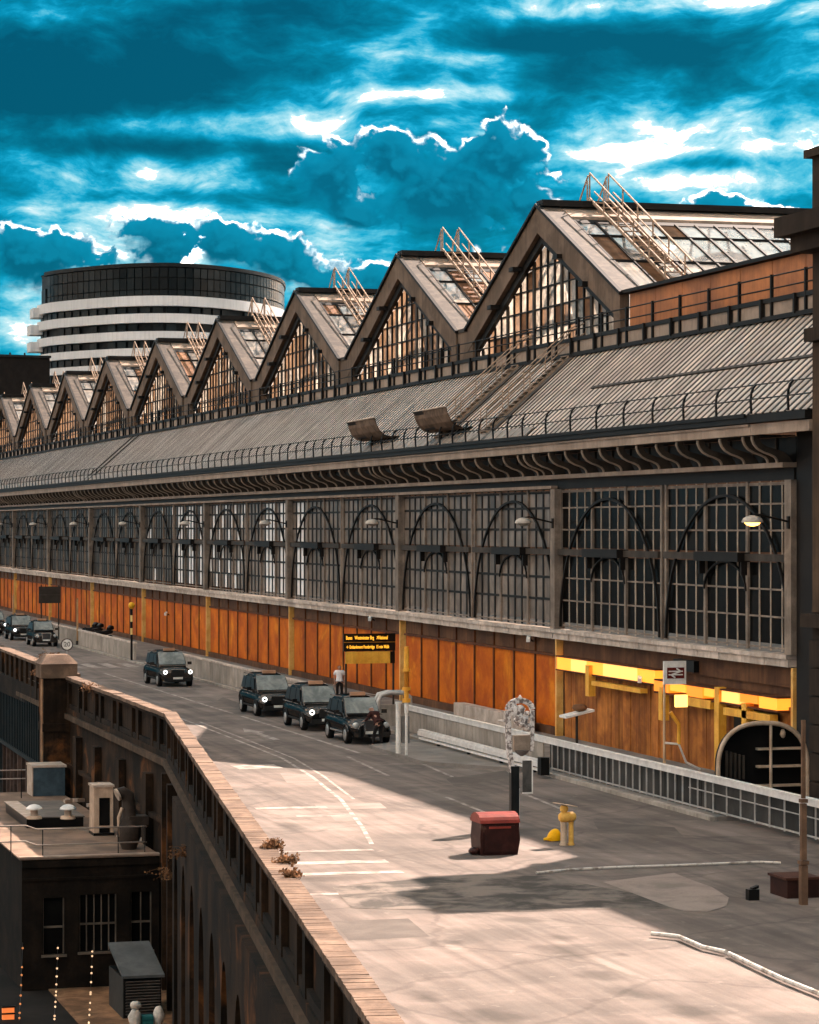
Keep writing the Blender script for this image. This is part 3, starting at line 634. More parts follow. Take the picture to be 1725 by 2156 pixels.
# gables
GY = lambda k: 118.0 + S*k
ZR, ZV, HB = 23.0, 18.35, 10.55
sl_ = (ZR - ZV)/HB
def slope_pt(k, x, sgn, s, dz=0.0):        # sgn -1: the slope that faces the camera side
    return Vector((x, GY(k) + sgn*HB*s, ZR - (ZR - ZV)*s + dz))
NG = 10
mull = MB().box(-.05, -.045, 0, .05, .045, 1)
gp_left = 300; gp_rest = MB(); mulk = 0; mull_rest = MB(); rp_left = 290; rp_rest = MB()
rb_left = 240; rb_rest = MB(); rbar_me = None
for k in range(NG):
    g = bpy.data.objects.new('gable', None); col.objects.link(g); g.parent = st_; g.location = Vector((39.4, GY(k), ZV)) - Vector(WL[st_.name]); WL[g.name] = (39.4, GY(k), ZV)
    bt = 1.18
    for s_ in (-1, 1):
        m_ = MB(); e = .06
        P = [(0, ZR), (s_*(HB + .25), ZR - sl_*(HB + .25)), (s_*(HB + .25), ZR - sl_*(HB + .25) - bt*.95), (0, ZR - bt)]
        m_.prism([(39.2, GY(k) + y + s_*.003, z) for y, z in P], (.42, 0, 0)); m_.build('bargeboard', board_m, g)
        m_ = MB(); P = [(0, ZR - bt), (s_*(HB - .5), ZR - sl_*(HB - .5) - bt*.97), (s_*(HB - .5), ZR - sl_*(HB - .5) - bt*1.3), (0, ZR - bt*1.38)]
        m_.prism([(39.42, GY(k) + y + s_*.003, z) for y, z in P], (.2, 0, 0)); m_.build('inner_board', iron_d, g)
        m_ = MB(); P = [(0, ZR + .16), (s_*(HB + .5), ZR - sl_*(HB + .5) + .16), (s_*(HB + .5), ZR - sl_*(HB + .5) + .012), (0, ZR + .012)]
        m_.prism([(39.08, GY(k) + y + s_*.003, z) for y, z in P], (.18, 0, 0)); m_.build('capping', iron_d, g)
        m_ = MB(); P = [(0, ZR + .10), (s_*(HB + .4), ZR - sl_*(HB + .4) + .10), (s_*(HB + .4), ZR - sl_*(HB + .4) + .012), (0, ZR + .012)]
        m_.prism([(39.265, GY(k) + y + s_*.003, z) for y, z in P], (.95, 0, 0)); m_.build('verge', verge_m, g)
        m_ = MB(); yy = GY(k) + s_*(HB - .15)
        m_.box(39.22, yy - .42, 16.55, 39.60, yy + .42, ZV - .75); m_.build('gable_pier', board_m, g)
        for f in (.30, .62):
            m_ = MB(); y = GY(k) + s_*HB*f; z = ZR - sl_*HB*f - bt*.95
            m_.box(38.95, y - .30, z - .13, 39.43, y + .30, z + .07); m_.build('purlin_end', iron_d, g)
    ncol = 20 if k < 6 else 12; gw = (HB - .7)*2/ncol
    zt = lambda y: ZR - bt*1.2 - sl_*abs(y)
    hz = [16.6, 17.55, 18.5, 19.45, 20.4, 21.4, 23]
    for c in range(ncol + 1):
        y = -(HB - .7) + gw*c; top = zt(y)
        if top < 16.8: continue
        w = .13 if c % 4 == 0 else .05
        if k < 6:
            m_ = MB(); m_.box(39.66, GY(k) + y - w, 16.55, 39.80, GY(k) + y + w, top); m_.build('gable_mullion', iron if c % 4 == 0 else iron_d, g)
        else: mull_rest.box(39.66, GY(k) + y - w, 16.55, 39.80, GY(k) + y + w, top)
    for c in range(ncol):
        ya, yb = -(HB - .7) + gw*c, -(HB - .7) + gw*(c + 1)
        cols_ = hz if k < 2 else [16.6, 18.5, 20.4, 23] if k < 5 else [16.6, 23]
        for z0, z1 in zip(cols_, cols_[1:]):
            ta, tb = zt(ya), zt(yb)
            if max(ta, tb) <= z0 + .05: continue
            P = [(ya + .04, z0 + .02), (yb - .04, z0 + .02), (yb - .04, max(z0 + .03, min(z1 - .02, tb))), (ya + .04, max(z0 + .03, min(z1 - .02, ta)))]
            x = 39.74 + random.uniform(-.008, .008); dx = random.uniform(-.012, .012)
            pts = [(x + (dx if i in (1, 2) else 0), GY(k) + p[0], p[1]) for i, p in enumerate(P)]
            if gp_left > 0 and k < 6:
                m_ = MB(); m_.poly(pts); m_.build('gable_pane', rusty if random.random() < .06 else gable_dirty if random.random() < (.12 if (k == 0 and (ya < 1 and z0 < 20)) else .55 + .03*k + (.25 if z0 > 20 else 0)) else gable_glass, g); gp_left -= 1  # dirty panes, fewer low right in the nearest gable to imitate sun glow
            else: gp_rest.poly(pts)
    for z in hz[1:-1]:
        yw = min(HB - .7, (ZR - bt*1.2 - z)/sl_)
        if yw > .4: m_ = MB(); m_.box(39.68, GY(k) - yw, z - .03, 39.79, GY(k) + yw, z + .03); m_.build('gable_rail', iron_d, g)
    for xx in (42.5, 47.5):                                   # arched roof trusses seen through the glass
        m_ = MB()
        m_.tube([(xx, GY(k) + math.cos(math.pi*i/12)*9.6, 16.4 + math.sin(math.pi*i/12)*4.6) for i in range(13)], .16, 5)
        for i in range(1, 12): m_.tube([(xx, GY(k) + math.cos(math.pi*i/12)*9.6, 16.4 + math.sin(math.pi*i/12)*4.6), (xx, GY(k) + math.cos(math.pi*i/12)*8, ZR - sl_*abs(math.cos(math.pi*i/12)*8) - .2)], .07, 4)
        m_.build('roof_truss', iron_d, g)
    # glazed slopes
    XE = 88.0 if k == 0 else 70.0
    m_ = MB(); m_.box(39.3, GY(k) - .45, ZR + .02, XE, GY(k) + .45, ZR + .30); m_.build('ridge_cap', iron_d, g)
    m_ = MB(); a, b = slope_pt(k, 40.3, -1, .0, .03), slope_pt(k, 40.3, -1, .14, .10)
    m_.prism([a, b, b - Vector((0, 0, .15)), a - Vector((0, 0, .15))], (XE - 40.3, 0, 0)); m_.build('ridge_louvre', fascia_m, g)
    m_ = MB(); a, b = slope_pt(k, 40.25, -1, .145), slope_pt(k, 40.25, -1, .19)
    m_.prism([a, b, b - Vector((0, 0, .1)), a - Vector((0, 0, .1))], (XE - 40.25, 0, 0)); m_.build('ridge_dark_board', iron_d, g)  # dark strip under the ridge louvre
    rows = [.195, .36, .66, 1.0]
    nx = int((XE - 40.3)/.95)
    for c in range(nx):
        xa = 40.3 + .95*c
        for r in range(3):
            a, b = slope_pt(k, xa + .05, -1, rows[r] + .006), slope_pt(k, xa + .05, -1, rows[r+1] - .006)
            quad = [a, b, b + Vector((.85, 0, 0)), a + Vector((.85, 0, 0))]
            near = (k == 0 and c < 24) or (k in (1, 2) and c < 12) or (k in (3, 4, 5) and c < 8)
            if near and rp_left > 0:
                mm = roof_glass
                if (k == 0 and c < 5 and random.random() < .35) or (k > 0 and random.random() < .35): mm = gable_dirty if k == 0 else rusty
                q = MB(); q.poly(quad); q.build('roof_pane', mm, g); rp_left -= 1
            else: rp_rest.poly(quad)
        if c % 1 == 0:
            a, b = slope_pt(k, xa, -1, .19, .03), slope_pt(k, xa, -1, 1.0, .03)
            if k < 6 and rb_left > 0 and (c < 24 if k == 0 else c < 12):
                if rbar_me is None:
                    o_ = slope_pt(0, 0, -1, 0); rbar_me = MB().bar(slope_pt(0, 0, -1, .19, .03) - o_, slope_pt(0, 0, -1, 1.0, .03) - o_, .09, .10).mesh('roof_glazing_bar', iron_d)
                o = bpy.data.objects.new('roof_glazing_bar', rbar_me); col.objects.link(o); o.parent = g
                o.location = slope_pt(k, xa, -1, 0) - Vector(WL[g.name]); rb_left -= 1
            else: rb_rest.bar(a, b, .09, .10)
    for r in (.36, .66):
        a = slope_pt(k, 40.2, -1, r, .03); m_ = MB(); m_.bar(a, a + Vector((XE - 40.2, 0, 0)), .12, .12); m_.build('roof_purlin', iron_d, g)
    m_ = MB(); a, b = slope_pt(k, 40.25, 1, .05), slope_pt(k, 40.25, 1, 1.0)
    e = Vector((XE - 40.25, 0, 0)); m_.quad(a, b, b + e, a + e); m_.build('far_slope', roof_glass, g)
    m_ = MB(); m_.box(39.25, GY(k) + HB + .02, ZV - .2, XE, GY(k) + S - HB - .02, ZV - .02); m_.build('valley_gutter', verge_m, g)
    m_ = MB(); m_.box(39.3, GY(k) + HB + .3, 16.55, 39.5, GY(k) + S - HB - .3, ZV - .22); m_.build('valley_panel', board_m, g)
gp_rest.build('far_gable_panes', gable_dirty, st_, kind='stuff'); mull_rest.build('far_mullions', iron_d, st_, kind='stuff')
rp_rest.build('far_roof_panes', roof_glass, st_, kind='stuff'); rb_rest.build('far_glazing_bars', iron_d, st_, kind='stuff')
# bay 0 screen wall of orange panels, flat roof behind
scr_m = mat('screen_panel', (.56, .205, .070), (.27, .105, .047), rough=.55, scale=.35, streak=.3, grain=.08, tint=.06)
scp = Kind('screen_panel', MB().box(-.06, -1.45, 16.68, .06, 1.45, 18.16), scr_m, st_)
for i in range(9): scp.put((39.5, 81.0 + 2.95*(i + .5) - .9, 0))
MB().box(39.57, 77, 16.5, 39.8, 107.0, 18.2).build('screen_wall', board_m, st_)
MB().box(39.2, 77, 18.2, 39.9, 107.2, 18.34).build('screen_coping', iron_d, st_)
MB().box(39.9, 77, 17.9, 88, 107.4, 18.0).build('flat_roof', verge_m, st_)
MB().box(88, 77, 0, 88.5, YB(NB), 18).build('far_wall', frieze_m, st_)
MB().box(36.7, YB(NB), 0, 88, YB(NB) + .5, 18).build('end_wall', frieze_m, st_)
MB().box(36.7, 77.3, 0, 88, 77.9, 17.8).build('near_wall', frieze_m, st_)
MB().box(36.7, 78, -.2, 88, YB(NB), -.02).build('concourse_floor', paving, st_)
# ------------------------------------------------------------------ stone tower at the right
tw = thing('stone_tower', 'dark stone corner tower with heavy cornice and chimney block at the right edge', 'tower', (34.2, 77, 0))
MB().box(34.45, 73.4, -.2, 60, 77.2, 16.9).build('shaft', tower_m, tw); MB().box(34.3, 20, -.2, 60, 73.39, 15.6).build('side_range', tower_m, tw)
MB().box(33.85, 73.1, 16.9, 60, 77.5, 17.4).build('cornice', tower_m, tw)
MB().box(33.5, 72.8, 17.4, 60, 77.95, 18.0).build('cornice', tower_m, tw)
MB().box(34.35, 73.6, 18.0, 40, 77.0, 19.75).build('chimney_block', tower_m, tw)
MB().box(34.15, 73.4, 19.75, 40, 77.2, 20.0).build('chimney_cap', tower_m, tw)
MB().box(34.2, 73.4, 14.2, 34.44, 77.3, 14.6).build('string_course', tower_m, tw)
MB().box(34.1, 73.4, 5.55, 34.44, 77.35, 5.95).build('string_course', tower_m, tw)
MB().box(34.40, 76.4, 6.0, 34.445, 77.1, 14.15).build('pilaster', tower_l, tw)
q = Kind('quoin', MB().box(-.10, -.62, -.40, -.005, .62, .40), tower_m, tw)
for i in range(6): q.put((34.44, 76.58, .45 + .86*i))

# ------------------------------------------------------------------ curved office block far behind
OD = 400.0
of = thing('office_block', 'tall curved office block with white bands and dark glazed top storey behind the gables', 'office building', (0, 0, 0))
def opt(px, dep=0): # point on the sight line at that depth
    d = OD + dep; u = (px - 862.5)/FP*d; return Vector((u*CT + d*ST, d*CT - u*ST, 0))
def oz(py, d=OD): return HC + (HY - py)/FP*d
# plan outline: gently bowed front, tight round right end
front = [(78, 14), (110, 8), (180, 2), (270, -3), (360, -4), (440, -1), (510, 5), (560, 12), (592, 20), (604, 28), (606, 36), (600, 44)]
def interp(path, n):
    P = [opt(a, b) for a, b in path]; out = []
    for i in range(len(P)-1):
        p0, p1, p2, p3 = P[max(i-1, 0)], P[i], P[i+1], P[min(i+2, len(P)-1)]
        for k in range(n):
            t = k/n; out.append(0.5*((2*p1) + (p2-p0)*t + (2*p0-5*p1+4*p2-p3)*t*t + (3*p1-p0-3*p2+p3)*t**3))
    out.append(P[-1]); return out
OUT = interp(front, 6)
cen = opt(340, 45)
def inset(P, k): return [p + (cen - p).normalized()*k for p in P]
def wall_strip(m_, P, z0, z1, thick=.4):
    Q = inset(P, thick)
    for i in range(len(P)-1):
        pts = [Vector((p.x, p.y, z)) for z in (z0, z1) for p in (P[i], P[i+1], Q[i+1], Q[i])]
        m_.add(pts, [(3, 2, 1, 0), (4, 5, 6, 7), (0, 1, 5, 4), (2, 3, 7, 6)])
    return m_
band_m = mat('band_white', (.74, .72, .71), (.60, .59, .58), rough=.6, scale=.06, streak=.25, grain=.04, bscale=2)
dark_gl = mat('office_glass', (.020, .026, .028), (.009, .012, .013), rough=.3, scale=.08, grain=0, tint=.45, spec=.08)
frame_d = mat('office_frame', (.014, .016, .017), rough=.5, grain=0)
band_rows = [(627, 648), (664, 683), (701, 719), (736, 752), (769, 784), (801, 815), (832, 846), (862, 876)]
body = MB(); wall_strip(body, inset(OUT, 1.3), -9.7, oz(560), .5); body.build('core_wall', frame_d, of)
for a, b in band_rows:
    m_ = MB(); wall_strip(m_, OUT, oz(b), oz(a), .9); m_.build('band', band_m, of)
WIN = inset(OUT, .9)
def along(P, step):
    res = []; acc = 0; nxt = step/2
    for a, b in zip(P, P[1:]):
        L_ = (b - a).length
        while nxt <= acc + L_:
            res.append((a + (b-a)*((nxt-acc)/L_), (b-a).normalized())); nxt += step
        acc += L_
    return res
for (a, b), (c, d) in zip(band_rows[:6], band_rows[1:7]):
    z0, z1 = oz(c), oz(b)
    for p, t in along(WIN, 1.9):
        if random.random() < .16: continue
        m_ = MB(); n_ = Vector((t.y, -t.x, 0)); m_.obox(p + Vector((0, 0, (z0+z1)/2)), t*.72, n_*.06, Vector((0, 0, (z1-z0)/2 - .12))); m_.build('window', dark_gl, of)
TOP = [p for p in inset(OUT, .7)][4:]
for i, (z0, z1) in enumerate(((oz(627) + .15, oz(614)), (oz(613), oz(589)), (oz(588), oz(567)))):
    for p, t in along(TOP, 1.25):
        m_ = MB(); n_ = Vector((t.y, -t.x, 0)); m_.obox(p + Vector((0, 0, (z0+z1)/2)), t*.54, n_*.05, Vector((0, 0, (z1-z0)/2 - .05))); m_.build('glass_panel', dark_gl, of)
m_ = MB(); wall_strip(m_, [p for p in inset(OUT, .4)][3:], oz(566), oz(558), 2.0); m_.build('roof_edge', frame_d, of)
m_ = MB(); m_.poly([Vector((p.x, p.y, oz(561))) for p in inset(OUT, 1)] + [opt(500, 80) + Vector((0, 0, oz(561))), opt(120, 80) + Vector((0, 0, oz(561)))]); m_.build('roof', frame_d, of)
m_ = MB(); p = opt(104, 14); m_.obox(p + Vector((0, 0, (oz(593) + oz(632))/2)), (.9, 0, 0), (0, 2, 0), (0, 0, (oz(593) - oz(632))/2)); m_.build('roof_plant', frame_d, of)
for i, (a, b) in enumerate(band_rows[:7]):          # short balconies on the left end
    p = opt(70 if i else 76, 15); z = oz(a + 8)
    m_ = MB(); m_.obox(p + Vector((.6, 0, z - .6)), (1.3, .15, 0), (0, 2, 0), (0, 0, .72)); m_.build('balcony', band_m, of)
# far dark block on the left edge
db = thing('dark_block', 'low black flat-topped block far away at the left edge beside the office tower', 'building', (0, 0, 0))
p = opt(10, -40); m_ = MB(); m_.obox(p + Vector((-2, 0, (oz(757, 360) - 9.7)/2)), (6.2, 1.2, 0), (-1, 6, 0), (0, 0, (oz(757, 360) + 9.7)/2)); m_.build('wall', mat('dark_block', (.012, .010, .009), rough=.9, grain=0), db)
m_ = MB(); m_.obox(p + Vector((-2.05, -.3, oz(757, 360) + .15)), (6.4, 1.2, 0), (-1, 6, 0), (0, 0, .14)); m_.build('roof_edge', frame_d, db)
for dx in (-1.2, .3, 2.2):
    m_ = MB(); m_.tube([p + Vector((dx, -3, oz(757, 360) + .2)), p + Vector((dx, -3, oz(745, 360)))], .12, 6); m_.build('roof_pipe', frame_d, db)

# ------------------------------------------------------------------ retaining wall with parapet
vw = thing('viaduct_wall', 'long dark brick retaining wall with panelled parapet and pale sunlit coping along the road', 'wall', (20.4, 108.2, 0))
SEG = [(Vector((6.48, 10, 0)), Vector((20.4, 108.2, 0))), (Vector((20.4, 108.2, 0)), Vector((20.7, 136.4, 0)))]
def frame_of(a, b):
    d = (b - a).normalized(); return a, d, Vector((-d.y, d.x, 0)), (b - a).length      # n points to the outer (left) side
class Loc:
    def __init__(s, a, b): s.o, s.d, s.n, s.len = frame_of(a, b)
    def box(s, m_, s0, s1, n0, n1, z0, z1):
        c = s.o + s.d*(s0+s1)/2 + s.n*(n0+n1)/2 + Vector((0, 0, (z0+z1)/2))
        return m_.obox(c, s.d*(s1-s0)/2, s.n*(n1-n0)/2, Vector((0, 0, (z1-z0)/2)))
    def pt(s, a, b, z): return s.o + s.d*a + s.n*b + Vector((0, 0, z))
    @property
    def rot(s): return math.atan2(s.d.y, s.d.x)
first_cop = True
pilm = None
for si, (a, b) in enumerate(SEG):
    lc = Loc(a, b); Ln = lc.len + (.05 if si == 0 else 0)
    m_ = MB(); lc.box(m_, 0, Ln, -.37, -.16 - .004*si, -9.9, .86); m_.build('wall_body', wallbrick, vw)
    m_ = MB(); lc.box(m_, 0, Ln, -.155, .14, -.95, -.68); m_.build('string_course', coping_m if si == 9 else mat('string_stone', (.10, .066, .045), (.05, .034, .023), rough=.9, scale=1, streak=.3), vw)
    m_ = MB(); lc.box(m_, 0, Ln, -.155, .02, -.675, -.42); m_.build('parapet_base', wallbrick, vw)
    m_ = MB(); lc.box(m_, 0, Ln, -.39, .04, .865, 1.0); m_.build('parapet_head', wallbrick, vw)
    pk = Kind('pilaster', MB().box(-.26, -.15, -.415, .26, .0, .86), wallbrick, vw)
    wk_ = Kind('panel_sill', MB().box(-1.5, -.15, -.412, 1.5, -.03, -.20), wallbrick2, vw)
    nk_ = Kind('panel_sill', MB().box(-.55, -.15, -.412, .55, -.03, -.20), wallbrick2, vw)
    t = Ln - .3
    while t > .5:
        pk.put(lc.pt(t, 0, 0), (0, 0, lc.rot)); wk_.put(lc.pt(t - 1.78, 0, 0), (0, 0, lc.rot))
        pk.put(lc.pt(t - 3.56, 0, 0), (0, 0, lc.rot)); nk_.put(lc.pt(t - 4.38, 0, 0), (0, 0, lc.rot)); t -= 5.2
    # coping: bricks on edge near, long stones beyond
    ck = Kind('coping_brick', MB().box(-.0625, -.42, 1.0, .0625, .10, 1.15), coping_m, vw, 330)
    cs = Kind('coping_stone', MB().box(-.49, -.425, 1.0, .49, .10, 1.155), coping_m, vw, 200)
    t = 26.0 if si == 0 else .3
    while t < Ln - .1:
        if si == 0 and t < 62: ck.put(lc.pt(t, random.uniform(-.008, .008), random.uniform(-.005, .006)), (0, 0, lc.rot)); t += .128
        else: cs.put(lc.pt(t + .45, random.uniform(-.015, .015), random.uniform(-.01, .012)), (0, 0, lc.rot + random.uniform(-.006, .006))); t += 1.0
    ck.finish(); cs.finish()
    if si == 0:
        # blind arches of the lower wall
        am = MB(); wv = 5.0; op = 1.25; A = [(0, -.96), (wv, -.96), (wv, -9.85), (wv/2 + op, -9.85), (wv/2 + op, -4.4)]
        A += [(wv/2 + op*math.cos(math.pi*i/12), -4.4 + 1.9*math.sin(math.pi*i/12)) for i in range(1, 12)] + [(wv/2 - op, -4.4), (wv/2 - op, -9.85), (0, -9.85)]
        top = [(p, -.96) for p, _ in A]
        # front, back and reveal built as strips so that the concave outline stays clean
        def strip(m2, poly, y0, y1):
            n_ = len(poly)
            for y, fl in ((y0, 0), (y1, 1)):
                left = [(0, -.96), (0, -9.85), (wv/2 - op, -9.85), (wv/2 - op, -4.4)]
                right = [(wv, -9.85), (wv, -.96), (wv/2 + op, -4.4), (wv/2 + op, -9.85)]
                m2.add([(x, y, z) for x, z in left + [(wv/2 - op, -.96)]], [(0, 1, 2, 3, 4)]); m2.add([(x, y, z) for x, z in [(wv, -.96), (wv/2 + op, -.96), (wv/2 + op, -4.4), (wv/2 + op, -9.85), (wv, -9.85)]], [(0, 1, 2, 3, 4)])
                arc = [(wv/2 + op*math.cos(math.pi*i/12), -4.4 + 1.9*math.sin(math.pi*i/12)) for i in range(13)]
                for (x0_, z0_), (x1_, z1_) in zip(arc, arc[1:]): m2.add([(x0_, y, z0_), (x1_, y, z1_), (x1_, y, -.96), (x0_, y, -.96)], [(0, 1, 2, 3)])
            rev = [(wv/2 + op, -9.85)] + [(wv/2 + op*math.cos(math.pi*i/12), -4.4 + 1.9*math.sin(math.pi*i/12)) for i in range(13)] + [(wv/2 - op, -9.85)]
            for (x0_, z0_), (x1_, z1_) in zip(rev, rev[1:]): m2.add([(x0_, y0, z0_), (x1_, y0, z1_), (x1_, y1, z1_), (x0_, y1, z0_)], [(0, 1, 2, 3)])
            m2.add([(0, y0, -.96), (wv, y0, -.96), (wv, y1, -.96), (0, y1, -.96)], [(0, 1, 2, 3)])
        strip(am, A, -.15, .35)
        ak = Kind('blind_arch', am, wallbrick, vw)
        t = Ln - 17.2
        while t > 18: ak.put(lc.pt(t, 0, 0), (0, 0, lc.rot)); t -= 5.02
        bt = Kind('buttress', MB().box(-.35, -.15, -9.85, .35, .22, -1.2), wallbrick, vw)
        for t in (Ln - .5, Ln - 5.2, Ln - 10.2): bt.put(lc.pt(t, 0, 0), (0, 0, lc.rot))
    else:
        bt = Kind('buttress', MB().box(-.5, -.15, -9.85, .5, .16, -1.6), wallbrick, vw)
        for t in (4.5, 11.5, 18.5, 24.5): bt.put(lc.pt(t, 0, 0), (0, 0, lc.rot))
        m_ = MB(); lc.box(m_, .2, lc.len, -.15, .06, -3.35, -3.15); m_.build('string_course', wallbrick, vw)
# pier
gp = thing('wall_pier', 'square brick pier with sloped pale cap where the wall meets the bridge', 'pier', (19.6, 136.4, 0))
MB().box(19.55, 136.4, -9.8, 21.05, 138.1, 1.05).build('shaft', wallbrick, gp)
MB().box(19.4, 136.25, 1.06, 21.2, 138.25, 1.75).build('cap_block', mat('cap_stone', (.17, .112, .077), (.09, .06, .042), rough=.9, scale=1.5), gp)
m_ = MB(); m_.add([(19.35, 136.2, 1.76), (21.25, 136.2, 1.76), (21.25, 138.3, 1.76), (19.35, 138.3, 1.76), (19.75, 136.8, 2.2), (20.85, 136.8, 2.2), (20.85, 137.7, 2.2), (19.75, 137.7, 2.2)],
          [(3, 2, 1, 0), (4, 5, 6, 7), (0, 1, 5, 4), (1, 2, 6, 5), (2, 3, 7, 6), (3, 0, 4, 7)]); m_.build('sloped_cap', coping_m, gp)
MB().box(19.5, 136.33, -1.6, 21.1, 138.1, -1.2).build('band', wallbrick, gp)
MB().box(19.47, 136.6, -9.7, 19.54, 137.0, 1.0).build('corner_strip', mat('pier_lit_edge', (.42, .25, .14), (.22, .12, .07), rough=.9, scale=1.5, streak=.3), gp)  # light on the pier's left edge put into a pale strip
# bridge parapet and ribbed girder beyond the pier
bp = thing('bridge_parapet', 'bridge parapet with pale coping above dark ribbed steel girder, left of the pier', 'bridge', (21.1, 138.3, 0))
lc = Loc(Vector((21.1, 138.4, 0)), Vector((21.6, 172, 0))); lc2 = Loc(Vector((21.6, 172, 0)), Vector((21.6, 420, 0)))
for l_ in (lc, lc2):
    m_ = MB(); l_.box(m_, 0, l_.len, -.5, -.1, -1.0, 1.0); m_.build('parapet', wallbrick, bp)
    m_ = MB(); l_.box(m_, 0, l_.len, -.1, .12, -1.2, -.95); m_.build('string_course', mat('string_stone', (.2, .13, .09)), bp)
ck = Kind('coping_stone', MB().box(-.49, -.6, 1.0, .49, .1, 1.15), coping_m, bp)
t = 0
while t < 33: ck.put(lc.pt(t + .5, random.uniform(-.015, .015), 0), (0, 0, lc.rot)); t += 1.0
t = 0
while t < 60: ck.put(lc2.pt(t + .5, 0, 0), (0, 0, lc2.rot)); t += 1.0
pk = Kind('pilaster', MB().box(-.25, -.1, -.94, .25, .04, .98), wallbrick, bp)
for i in range(14): pk.put(lc.pt(1 + 2.4*i, 0, 0), (0, 0, lc.rot))
gird = mat('girder_paint', (.011, .017, .019), (.006, .009, .010), rough=.55, scale=.8, streak=.5)
m_ = MB(); lc.box(m_, 0, 33, -.4, -.1, -4.3, -1.21); m_.build('girder_web', gird, bp)
m_ = MB(); lc.box(m_, 0, 33, -.45, .2, -4.5, -4.31); m_.build('girder_flange', gird, bp)
gk = Kind('girder_rib', MB().box(-.10, -.1, -4.3, .10, .1, -1.21), gird, bp)
for i in range(40): gk.put(lc.pt(.5 + .8*i, 0, 0), (0, 0, lc.rot))
wkb = Kind('timber_strut', MB().box(-.14, -.3, -9.8, .14, .0, -4.5), mat('strut', (.12, .075, .06), (.05, .035, .03), rough=.9, scale=1, tint=.5), bp)
for i in range(16): wkb.put(lc.pt(.8 + 1.9*i, 0, 0), (0, 0, lc.rot))

# ------------------------------------------------------------------ low brick building with flat roof
RZ = -4.6
bb = thing('brick_building', 'low dark brick building with flat cluttered roof tucked against the wall', 'building', (17.5, 109, RZ))
YF = 109.0
bw = lambda px: on_y(px, 2000, YF).x
bz = lambda py: on_y(300, py, YF).z
roof_m = mat('roof_felt', (.24, .16, .115), (.12, .082, .06), rough=.85, scale=.6, grain=.15, bump=.2, spots=((.8, .6, .72, (.10, .075, .06), .6),))
x0b, x1b = 14.75, 20.25
wins = [(bw(91), bw(136), bz(1884), bz(2002)), (bw(168), bw(246), bz(1880), bz(1999)), (bw(276), bw(320), bz(1878), bz(2000))]
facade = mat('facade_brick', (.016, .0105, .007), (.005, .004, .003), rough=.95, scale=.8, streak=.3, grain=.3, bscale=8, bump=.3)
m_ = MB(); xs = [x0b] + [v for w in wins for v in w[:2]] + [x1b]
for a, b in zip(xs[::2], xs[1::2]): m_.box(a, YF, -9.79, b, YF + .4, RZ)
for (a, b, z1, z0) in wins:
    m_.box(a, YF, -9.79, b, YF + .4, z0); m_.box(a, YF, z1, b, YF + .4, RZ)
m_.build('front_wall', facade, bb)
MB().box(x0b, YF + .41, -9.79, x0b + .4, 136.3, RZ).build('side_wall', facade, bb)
MB().box(x0b, YF - .1, RZ - .32, x1b, YF + .02 - .025, RZ - .06).build('cornice', facade, bb)
MB().box(x0b, YF - .06, RZ - .85, x1b, YF - .006, RZ - .75).build('string_course', facade, bb)
m_ = MB(); m_.box(x0b - .1, YF - .12, RZ + .001, x1b, 136.3, RZ + .06); m_.build('roof', roof_m, bb)
MB().box(x0b - .1, YF - .13, RZ + .061, x1b, YF + .2, RZ + .12).build('roof_kerb', mat('kerb_felt', (.42, .31, .24), rough=.8), bb)
frm = mat('sash_paint', (.14, .11, .085), (.07, .055, .043), rough=.6)
for wi, (a, b, z1, z0) in enumerate(wins):
    w = bpy.data.objects.new('window', MB().box(a, YF + .22, z0, b, YF + .25, z1).mesh('window', glass_dark, WL[bb.name])); col.objects.link(w); w.parent = bb; WL[w.name] = WL[bb.name]
    for x in ([a + .02, b - .02] + ([(a+b)/2] if wi == 2 else []) + ([a + (b-a)*f for f in (.2, .4, .6, .8)] if wi == 1 else [])):
        MB().box(x - .022, YF + .16, z0, x + .022, YF + .215, z1).build('frame', frm, w)
    zm = (z0 + z1)/2 - .05; MB().box(a, YF + .15, zm - .04, b, YF + .21, zm + .04).build('sash_rail', frm, w)
    MB().box(a - .08, YF - .1, z0 - .1, b + .08, YF + .1, z0 - .005).build('sill', frm, w)
# sun strikes only the left strip of this roof: the wall shades the rest
R0 = RZ + .06
def rp_(px, py, z=R0): return on_z(px, py, z)
# roof plant
x = thing('plant_box', 'blue-grey steel plant box with pale lid at the back of the low roof', 'plant box', rp_(70, 1677))
c = Vector(x.location); blue = mat('blue_box', (.055, .085, .105), (.035, .055, .07), rough=.5, scale=2); pale = mat('pale_box', (.50, .40, .33), (.36, .28, .22), rough=.7, scale=2)
MB().box(c.x, c.y, c.z, c.x + 1.55, c.y + 1.8, c.z + 1.38).build('body', blue, x)
MB().box(c.x - .08, c.y - .06, c.z + 1.385, c.x + 1.62, c.y + 1.9, c.z + 1.50).build('lid', pale, x)
MB().box(c.x - .06, c.y - .03, c.z, c.x - .005, c.y + 1.8, c.z + 1.38).build('side_panel', pale, x)
p_ = rp_(203, 1705); x = thing('brick_stack', 'stepped terracotta brick stack beside the wall on the low roof', 'brick stack', p_)
tc_m = mat('terracotta', (.38, .19, .105), (.22, .11, .06), rough=.9, scale=2, tint=.2)
for i, (w, h, dx, dy) in enumerate(((1.1, .55, 0, 0), (.75, .95, .0, .6), (.55, 1.3, .45, 1.1))): MB().box(p_.x + dx, p_.y + dy, p_.z, p_.x + dx + w, p_.y + dy + .5, p_.z + h).build('brick_pile', tc_m, x)
p_ = rp_(198, 1760); x = thing('vent_housing', 'tall cream vent housing with black opening standing on the low roof', 'vent housing', p_)
cream = mat('cream_box', (.55, .40, .29), (.40, .28, .20), rough=.7, scale=2, streak=.3)
